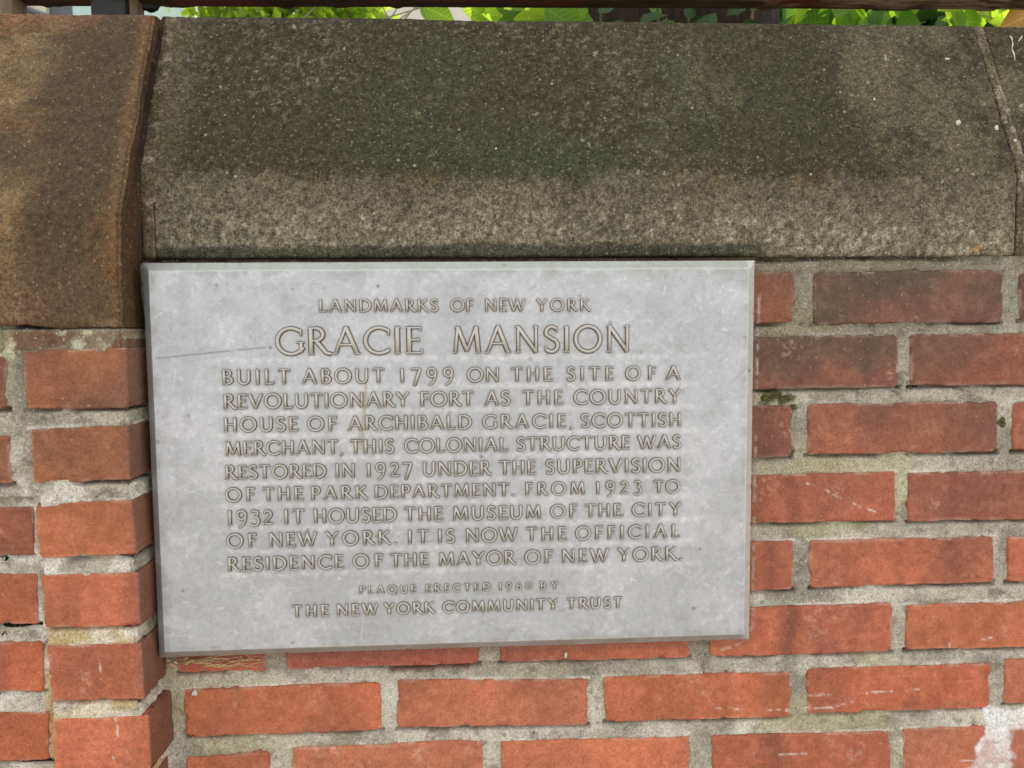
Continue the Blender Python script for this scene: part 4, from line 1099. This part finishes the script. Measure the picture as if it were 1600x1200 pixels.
# ------------------------------------------------------------------ dry roots, moss and flecks
roots = thing('dry_root_tangle', 'tangle of dry straw-coloured rootlets under the lower left corner of the plaque', 'dry roots')
rg_ = random.Random(21)
for k in range(13):
    x0 = rg_.uniform(260, 350); n = 9; ln = rg_.uniform(40, 140); yb = rg_.uniform(1030, 1040)
    pts = []; y_ = yb; ph = rg_.uniform(0, 6); am = rg_.uniform(3, 10)
    for i in range(n):
        f = i / (n - 1); px = x0 + ln * f
        y_ = yb + math.sin(f * rg_.uniform(3, 5) + ph) * am - 3 * f
        yy = min(max(y_ + rg_.uniform(-1.5, 1.5), 1026 - (px - 249) * 0.03), 1048)
        pts.append(at(min(px, 414), yy, -0.004 - 0.010 * math.sin(math.pi * f) * (k % 4) / 3))
    tube('rootlet', pts, [(0.00035 + 0.0003 * (k % 3 == 0)) * (1 - 0.5 * i / n) for i in range(n)], M_STRAW, roots, 5)

for k in range(9):
    px, py = rg_.uniform(256, 290), rg_.uniform(1031, 1040); p = at(px, py, -0.006); q_ = at(px + rg_.uniform(4, 12), py + rg_.uniform(-4, 3), -0.009)
    tube('rootlet', [p, (p + q_) / 2 + np.array([0, -.001, .0008]), q_], [0.0006, 0.0011, 0.0004], M_STRAW, roots, 5)

def blob(name, c0, r, mat, seed, flat=0.5, n=14, parent=None, amp=.35, sc=(1, 1)):
    u = np.linspace(0, 2 * math.pi, n * 2 + 1); v = np.linspace(0, math.pi, n)
    U, V = np.meshgrid(u, v, indexing='ij')
    dx, dy, dz = np.sin(V) * np.cos(U), np.sin(V) * np.sin(U), np.cos(V)
    k = 1 + amp * 2 * (fbm(dx, dy, dz, scale=0.5, octaves=4, seed=seed) - 0.5)
    P = np.stack([c0[0] + dx * r * k * sc[0], c0[1] + dy * r * k * flat, c0[2] + dz * r * k * sc[1]], -1)
    return grid_mesh(name, P, mat, parent)
def moss(label, spots, seed):
    t = thing('moss_patch', label, 'moss', group='moss patches in the joints')
    rm = random.Random(seed)
    for (px, py, rpx, s1) in spots:
        for k in range(16):
            p = at(px + rm.uniform(-1, 1) * rpx * s1, py + rm.uniform(-.6, .6) * rpx, 0.0005)
            blob('moss_cushion', p, rpx * 0.00067 * rm.uniform(0.18, 0.48), M_MOSS, rm.randrange(999), 0.6, 7, t, .8)
moss('dark green moss in the joint touching the right side of the plaque', [(1197, 621, 5, 1.6), (1213, 618, 5, 1.6), (1228, 622, 5, 1.4), (1240, 636, 4, 1)], 2)
moss('olive moss cushion in the upright joint near the right edge', [(1567, 656, 5, .6), (1568, 664, 5, .6)], 5)
moss('tiny green moss tuft at a brick corner below the olive cushion', [(1555, 703, 4, .9)], 6)
moss('small moss tuft at the lower corner of the short brick beside the plaque', [(1238, 706, 4, .5)], 7)

def slope_y(px, py):
    """depth of the coping surface seen at a pixel"""
    for Y in np.linspace(-0.002, 0.083, 120):
        p = at(px, py, Y)
        ys = -0.002 if p[2] < ZBRK else -0.002 + (p[2] - ZBRK) * (YT + 0.002) / (ZT - ZBRK)
        if Y >= ys: return Y
    return 0.08
def fleck(px, py, r, label, Y=None, sc=(1, 1), seed=1, amp=.4):
    y = (slope_y(px, py) if Y is None else Y) - 0.0008
    o = blob('snail_shell' if r > 3.2 and Y is None else 'paint_fleck', (0, 0, 0), r * 0.00072, M_CHIP, seed, 0.55, 9, None, amp, sc)
    o.location = at(px, py, y)
    tag(o, label, 'snail shell' if o.name.startswith('snail') else 'paint fleck', 'white flecks stuck to the stones')
fleck(1497, 192, 4.2, 'small white snail shell on the dark coping slope', sc=(.8, 1.0), seed=3)
fleck(1557, 200, 4.0, 'small white snail shell beside the crack of the coping joint', sc=(.8, 1.0), seed=4)
fleck(1366, 155, 2.2, 'tiny white fleck in the middle of the right coping slope', sc=(.6, 1), seed=5)
fleck(1586, 220, 2.6, 'tiny white fleck right of the coping joint', seed=6)
fleck(1480, 92, 2.6, 'pale fleck high on the coping slope near the right joint', seed=7, sc=(1.5, .7))
fleck(775, 232, 2.0, 'tiny white fleck on the middle of the coping slope', seed=8, sc=(.6, .8))
fleck(304, 1083, 4.5, 'cream paint fleck on the orange brick below the plaque corner', Y=-0.0005, seed=9, amp=1.3, sc=(1.1, .8))
fleck(884, 1023, 3.6, 'white fleck on the brick just below the plaque', Y=-0.0005, seed=10, sc=(.6, 1.2), amp=.7)
# white scratches on the right-hand stone
sc_t = thing('scratch_mark', 'white chalky scratch marks on the stone in the upper right corner', 'scratch')
for a in [(1578, 56, 1582, 66), (1582, 66, 1581, 76), (1581, 76, 1586, 94), (1597, 56, 1591, 65)]:
    pa, pb = at(a[0], a[1], slope_y(a[0], a[1]) - .0006), at(a[2], a[3], slope_y(a[2], a[3]) - .0006)
    mid = (pa + pb) / 2 + np.array([0.0006, 0, 0.0003])
    tube('scratch', [pa, mid, pb], [0.0006, 0.0009, 0.0004], M_CHIP, sc_t, 5)

# ------------------------------------------------------------------ rail and posts on top of the wall
rail_t = thing('fence_rail', 'weathered brown rail running along the top of the wall on two posts', 'rail')
YR = 0.10
za = at(0, 9.0, YR + 0.045)[2]; zb_ = at(1600, 15.0, YR + 0.045)[2]
n = 700; gx = np.linspace(-1.3, 1.35, n); hgt = 0.062; dpt = 0.045
x0_, x1_ = at(0, 9.5, YR + dpt)[0], at(1600, 15, YR + dpt)[0]
prof_r = fillet([(dpt, 0.0), (0, 0), (0, hgt), (dpt, hgt), (dpt, 0.0)], [0, 0.005, 0.006, 0.006, 0], 4)
pr = resample(prof_r, 0.003)
X, K = np.meshgrid(gx, np.arange(len(pr)), indexing='ij')
base_z = za + (zb_ - za) * (X - x0_) / (x1_ - x0_)
Yy = YR + pr[K, 0]; Zz = base_z + pr[K, 1]
nn = fbm(X * 0.25, Yy, Zz - base_z, scale=0.012, octaves=4, seed=601)
lump = (sm(0.6, 0.75, fbm(X, Yy * 0, scale=0.03, octaves=3, seed=602))) * 0.0022
Yy = Yy + (nn - .5) * 0.003; Zz = Zz - lump * (pr[K, 1] < 0.01) + (nn - .5) * 0.002
w_ = fbm(X * 0.12, Yy, Zz, scale=0.008, octaves=4, seed=603)
c = mix(np.broadcast_to(np.array([0.055, 0.036, 0.022]), X.shape + (3,)), (0.12, 0.030, 0.016), sm(0.55, 0.7, fbm(X, Yy, Zz, scale=0.09, octaves=3, seed=604)))
c = mix(c, (0.26, 0.19, 0.12), sm(0.42, 0.6, w_) * sm(0.22, 0.42, X))
grid_mesh('rail', np.stack([X, Yy, Zz], -1), M_RAIL, rail_t, c)
pz0 = ZT - 0.003
pa, pb = at(143, 15, 0.115), at(198, 15, 0.115)
box_mesh('post', (pa[0], 0.112, pz0 - 0.002), (pb[0], 0.142, za + 0.001), M_BLACK, rail_t, 0.002)
pa, pb = at(200, 15, 0.125), at(217, 15, 0.125)
box_mesh('brace', (pa[0], 0.122, pz0 - 0.002), (pb[0], 0.142, za + 0.0015), M_WOOD, rail_t, 0.002)
pb = at(21, 15, 0.112)
box_mesh('post', (pb[0] - 0.11, 0.108, pz0 - 0.002), (pb[0], 0.142, za + 0.001), M_WOOD, rail_t, 0.003)
box_mesh('post', (1.05, 0.112, pz0 - 0.002), (1.09, 0.142, zb_ + 0.001), M_BLACK, rail_t, 0.002)
# lump of old mortar on the rail's underside
blob('paint_drip', at(236, 12, YR + 0.01), 0.006, M_RAIL, 12, 0.8, 8, rail_t, .5, (1.6, .7))
me = rail_t.children[-1].data; a = me.color_attributes.new('Col', 'FLOAT_COLOR', 'POINT'); a.data.foreach_set('color', np.tile([.04, .025, .016, 1], len(me.vertices)))

# ------------------------------------------------------------------ ground, garden bed and what stands behind
def plane(name, x0, x1, y0, y1, z, mat):
    o = raw_mesh(name, [(x0, y0, z), (x1, y0, z), (x1, y1, z), (x0, y1, z)], [(0, 1, 2, 3)], mat, smooth=False)
    o['kind'] = 'structure'; return o
plane('ground', -400, 400, -400, 800, -1.356, M_SOIL)
pav = box_mesh('pavement', (-60, -60, -1.40), (60, 0.012, -1.352), M_PAVE); pav['kind'] = 'structure'
bed = box_mesh('garden_bed', (-30, 0.295, -1.35), (30, 30, 0.24), M_SOIL); bed['kind'] = 'structure'

def leaf_shape(kind):
    """pointed oval leaf lying along +X, folded on its midrib"""
    n = 7; V, F = [], []
    for i in range(n + 1):
        f = i / n
        if kind == 0: w = 0.36 * math.sin(math.pi * f ** 0.75) ** 0.9
        elif kind == 1: w = 0.5 * math.sin(math.pi * min(1, f ** 0.55)) ** 0.8
        else: w = 0.30 * math.sin(math.pi * f ** 0.8) * (1 + .25 * math.cos(f * 25))
        w = max(w, 0.004)
        cz_ = -0.18 * f * f
        V += [(f, -w, cz_ + w * 0.35), (f, 0, cz_), (f, w, cz_ + w * 0.35)]
    for i in range(n):
        for k in (0, 1):
            a = i * 3 + k; F.append((a, a + 3, a + 4, a + 1))
    me = bpy.data.meshes.new('leaf'); me.from_pydata(V, [], F); me.polygons.foreach_set('use_smooth', np.ones(len(F), bool)); return me
LM = {}
def leaf_mesh(kind, mat):
    if (kind, mat.name) not in LM:
        me = leaf_shape(kind); me.materials.append(mat); LM[(kind, mat.name)] = me
    return LM[(kind, mat.name)]
def leaf(parent, p, size, kind, mat, rng, rot=None):
    o = bpy.data.objects.new('leaf', leaf_mesh(kind, mat)); link(o, parent)
    o.location = p; o.scale = (size,) * 3
    # broad side roughly facing the viewer and the light
    o.rotation_euler = rot or (math.pi / 2 + rng.uniform(-.7, .7), rng.uniform(-math.pi, math.pi), rng.uniform(-.6, .6))
    return o

def shrub(name, label, cat, px0, px1, Y, mats, kinds, size, count, seed, ylo=-90, yhi=50, group='plants growing behind the wall', explicit=()):
    rng = random.Random(seed)
    pm = (px0 + px1) / 2
    base = at(pm, 80, Y); t = thing(name, label, cat, (0, 0, 0), group)
    top = at(pm, -70, Y)
    nst = max(2, int((px1 - px0) / 60))
    for k in range(nst):
        px = px0 + (k + .5 + rng.uniform(-.3, .3)) * (px1 - px0) / nst
        b = at(px + rng.uniform(-20, 20), 60, Y); b[2] = 0.235
        e = at(px + rng.uniform(-15, 15), ylo, Y + rng.uniform(-.03, .03))
        m = (b + e) / 2 + np.array([rng.uniform(-.02, .02), 0, 0])
        tube('stem', [b, m, e], [0.0035, 0.003, 0.0015], M_WOOD if rng.random() < .4 else mats[0], t, 5)
    for k in range(count):
        px, py = rng.uniform(px0, px1), rng.uniform(ylo, yhi)
        leaf(t, at(px, py, Y + rng.uniform(-.09, .09)), size * rng.uniform(.6, 1.15), rng.choice(kinds), rng.choice(mats), rng)
    for (px, py, s, k, m, ang) in explicit:
        leaf(t, at(px, py, Y - 0.1), s, k, m, rng, (math.pi / 2 + rng.uniform(-.25, .25), ang, 0))
    return t
shrub('leafy_shrub', 'bright green leafy shrub showing right of the pale wall above the coping', 'shrub', 735, 905, 0.62, [M_LEAF_BRIGHT, M_LEAF_YEL, M_LEAF_MID], [0, 1, 2], 0.055, 90, 31,
      explicit=[(655, 8, .062, 0, M_LEAF_BRIGHT, .35), (850, 12, .08, 0, M_LEAF_BRIGHT, .5)])
shrub('leafy_shrub', 'dark leaved shrub in front of the added brown trunk above the coping', 'shrub', 930, 1190, 0.60, [M_LEAF_DARK, M_LEAF_MID], [0, 1, 2], 0.045, 50, 32)
shrub('leafy_shrub', 'mid green broad leaved shrub right of the added brown trunk', 'shrub', 1255, 1440, 0.65, [M_LEAF_MID, M_LEAF_BRIGHT, M_LEAF_BRIGHT], [1, 0, 2], 0.07, 90, 33)
shrub('leafy_shrub', 'yellow green leafy shrub at the upper right beside the dead leaf', 'shrub', 1480, 1720, 0.60, [M_LEAF_YEL, M_LEAF_YEL, M_LEAF_BRIGHT], [0, 1, 2], 0.06, 100, 34)
rl = random.Random(2)
dl = link(bpy.data.objects.new('dead_leaf', leaf_mesh(1, M_LEAF_DEAD))); dl.location = at(1560, 44, 0.22); dl.scale = (0.075,) * 3; dl.rotation_euler = (math.pi / 2 + .5, -0.35, 0.1)
tag(dl, 'curled ochre dead leaf lying on the coping at the upper right corner', 'dead leaf')

# thick dark trunk close behind the wall, added to stand for a shaded gap
def trunk_mesh(name, px0, px1, Y, mat, parent, ztop, zbot=0.23, seed=1, lean=0.0):
    c0 = (at(px0, 30, Y) + at(px1, 30, Y)) / 2; r = (at(px1, 30, Y)[0] - at(px0, 30, Y)[0]) / 2
    nv, nu = 40, 48
    P = np.zeros((nu + 1, nv, 3))
    for j in range(nv):
        f = j / (nv - 1); z = zbot + (ztop - zbot) * f
        u = np.linspace(0, 2 * math.pi, nu + 1)
        k = 1 + 0.10 * (fbm(np.cos(u), np.sin(u), np.full(nu + 1, z * 1.2), scale=0.3, octaves=4, seed=seed) - .5) * 2
        rr_ = r * (1.0 + 0.25 * (1 - f) ** 3) * (1 - 0.25 * f)
        P[:, j, 0] = c0[0] + lean * (z - c0[2]) + np.cos(u) * rr_ * k; P[:, j, 1] = Y + r + np.sin(u) * rr_ * k; P[:, j, 2] = z
    return grid_mesh(name, P, mat, parent)
def leaf_cloud(name, cen, rad, count, size, mat, parent, seed, clumps=24):
    rs_ = np.random.RandomState(seed)
    cc = rs_.normal(size=(clumps, 3)); cc /= np.linalg.norm(cc, axis=1)[:, None]; cc *= (rs_.rand(clumps, 1) ** 0.4)
    cc = np.array(cen) + cc * np.array(rad)
    idx = rs_.randint(0, clumps, count)
    pos = cc[idx] + rs_.normal(size=(count, 3)) * np.array(rad) * 0.20
    a = rs_.normal(size=(count, 3)); a /= np.linalg.norm(a, axis=1)[:, None]
    b = np.cross(a, rs_.normal(size=(count, 3))); b /= np.linalg.norm(b, axis=1)[:, None]
    s = size * (0.6 + 0.8 * rs_.rand(count, 1))
    V = np.stack([pos - a * s, pos + b * s * .5, pos + a * s, pos - b * s * .5], 1).reshape(-1, 3)
    F = np.arange(count * 4).reshape(-1, 4)
    return raw_mesh(name, V, F, mat, parent, smooth=False)

tr = thing('tree', 'thick dark brown trunk added to fill the shaded gap behind the middle of the wall', 'tree', group='trees behind the wall')
trunk_mesh('trunk', 905, 1245, 0.95, M_BARK, tr, 3.2, seed=5)
leaf_cloud('crown', (0.5, 1.4, 4.0), (1.6, 1.3, 0.9), 6000, 0.06, M_LEAF_MID, tr, 4)
tr = thing('tree', 'slender grey trunked tree with bright foliage seen just right of the white sky', 'tree', group='trees behind the wall')
trunk_mesh('trunk', 367, 392, 6.0, M_BARK2, tr, 6.5, seed=6, lean=0.03)
leaf_cloud('crown', at(430, 10, 6.2) + np.array([-.05, 0, .3]), (0.60, 0.7, 1.7), 9000, 0.055, M_LEAF_YEL, tr, 9, 60)
tr = thing('tree', 'pale trunked tree with bright foliage left of the pink building', 'tree', group='trees behind the wall')
trunk_mesh('trunk', 538, 556, 7.0, M_BARK2, tr, 7.5, seed=7, lean=-0.04)
leaf_cloud('crown', at(530, 10, 7.2) + np.array([0, 0, .3]), (0.42, 0.6, 1.9), 8000, 0.055, M_LEAF_YEL, tr, 10, 60)
# hedge far right, behind the big leaves
hd = thing('hedge', 'sunlit green hedge filling the gap behind the shrubs at the right', 'hedge')
leaf_cloud('foliage', at(1350, 20, 2.4) + np.array([0, 0, -.1]), (0.36, 0.35, 0.75), 5000, 0.06, M_LEAF_MID, hd, 12, 40)
leaf_cloud('foliage', at(1640, 20, 2.4) + np.array([0, 0, -.1]), (0.45, 0.35, 0.75), 5000, 0.06, M_LEAF_YEL, hd, 13, 40)
# thin twigs before the pink wall
tw = thing('bare_twigs', 'thin bare twigs crossing the pale pink wall above the coping', 'twigs')
for a in [(598, 12, 606, 26), (621, 12, 611, 28), (613, 25, 650, 14), (627, 28, 645, 15), (644, 16, 634, 28), (492, 12, 480, 24)]:
    pa, pb = at(a[0], a[1], 1.0), at(a[2], a[3], 1.0); dd_ = (pb - pa)
    tube('twig', [pa - dd_ * 1.5, pa, pb, pb + dd_ * 1.5], [0.0012, 0.0016, 0.0018, 0.002], M_BARK2, tw, 5)
# buildings beyond
b1 = thing('building', 'pale pinkish rendered building far behind the thin twigs', 'building')
p0, p1 = at(585, 20, 20), at(760, 20, 20)
box_mesh('wall', (p0[0], 20, -1.35), (p1[0] + 4, 28, 14), M_WALLP, b1)
box_mesh('roof', (p0[0] - .3, 19.6, 14.002), (p1[0] + 4.3, 28.4, 14.5), M_TRIM, b1)
b2 = thing('building', 'cream building with a dark frame and pale glass at the upper left', 'building')
p0, pm1, pm2, p1 = at(22, 20, 12), at(72, 20, 12), at(111, 20, 12), at(143, 20, 12)
box_mesh('wall', (p0[0] - 4, 12, -1.35), (pm1[0], 16, 12), M_WALLC, b2)
box_mesh('bay', (pm1[0] + 0.002, 12.1, -1.35), (pm2[0] - 0.002, 16, 12), M_TRIM, b2)
box_mesh('window', (pm2[0] + 0.002, 12.05, -1.35), (p1[0] + .25, 16, 12), M_GLASS, b2)
pa, pb = at(28, 9, 11.9), at(72, 26, 11.9)
tube('gutter', [pa + (pa - pb) * .6, pa, pb, pb + (pb - pa) * .4], 0.05, M_TRIM, b2, 6)
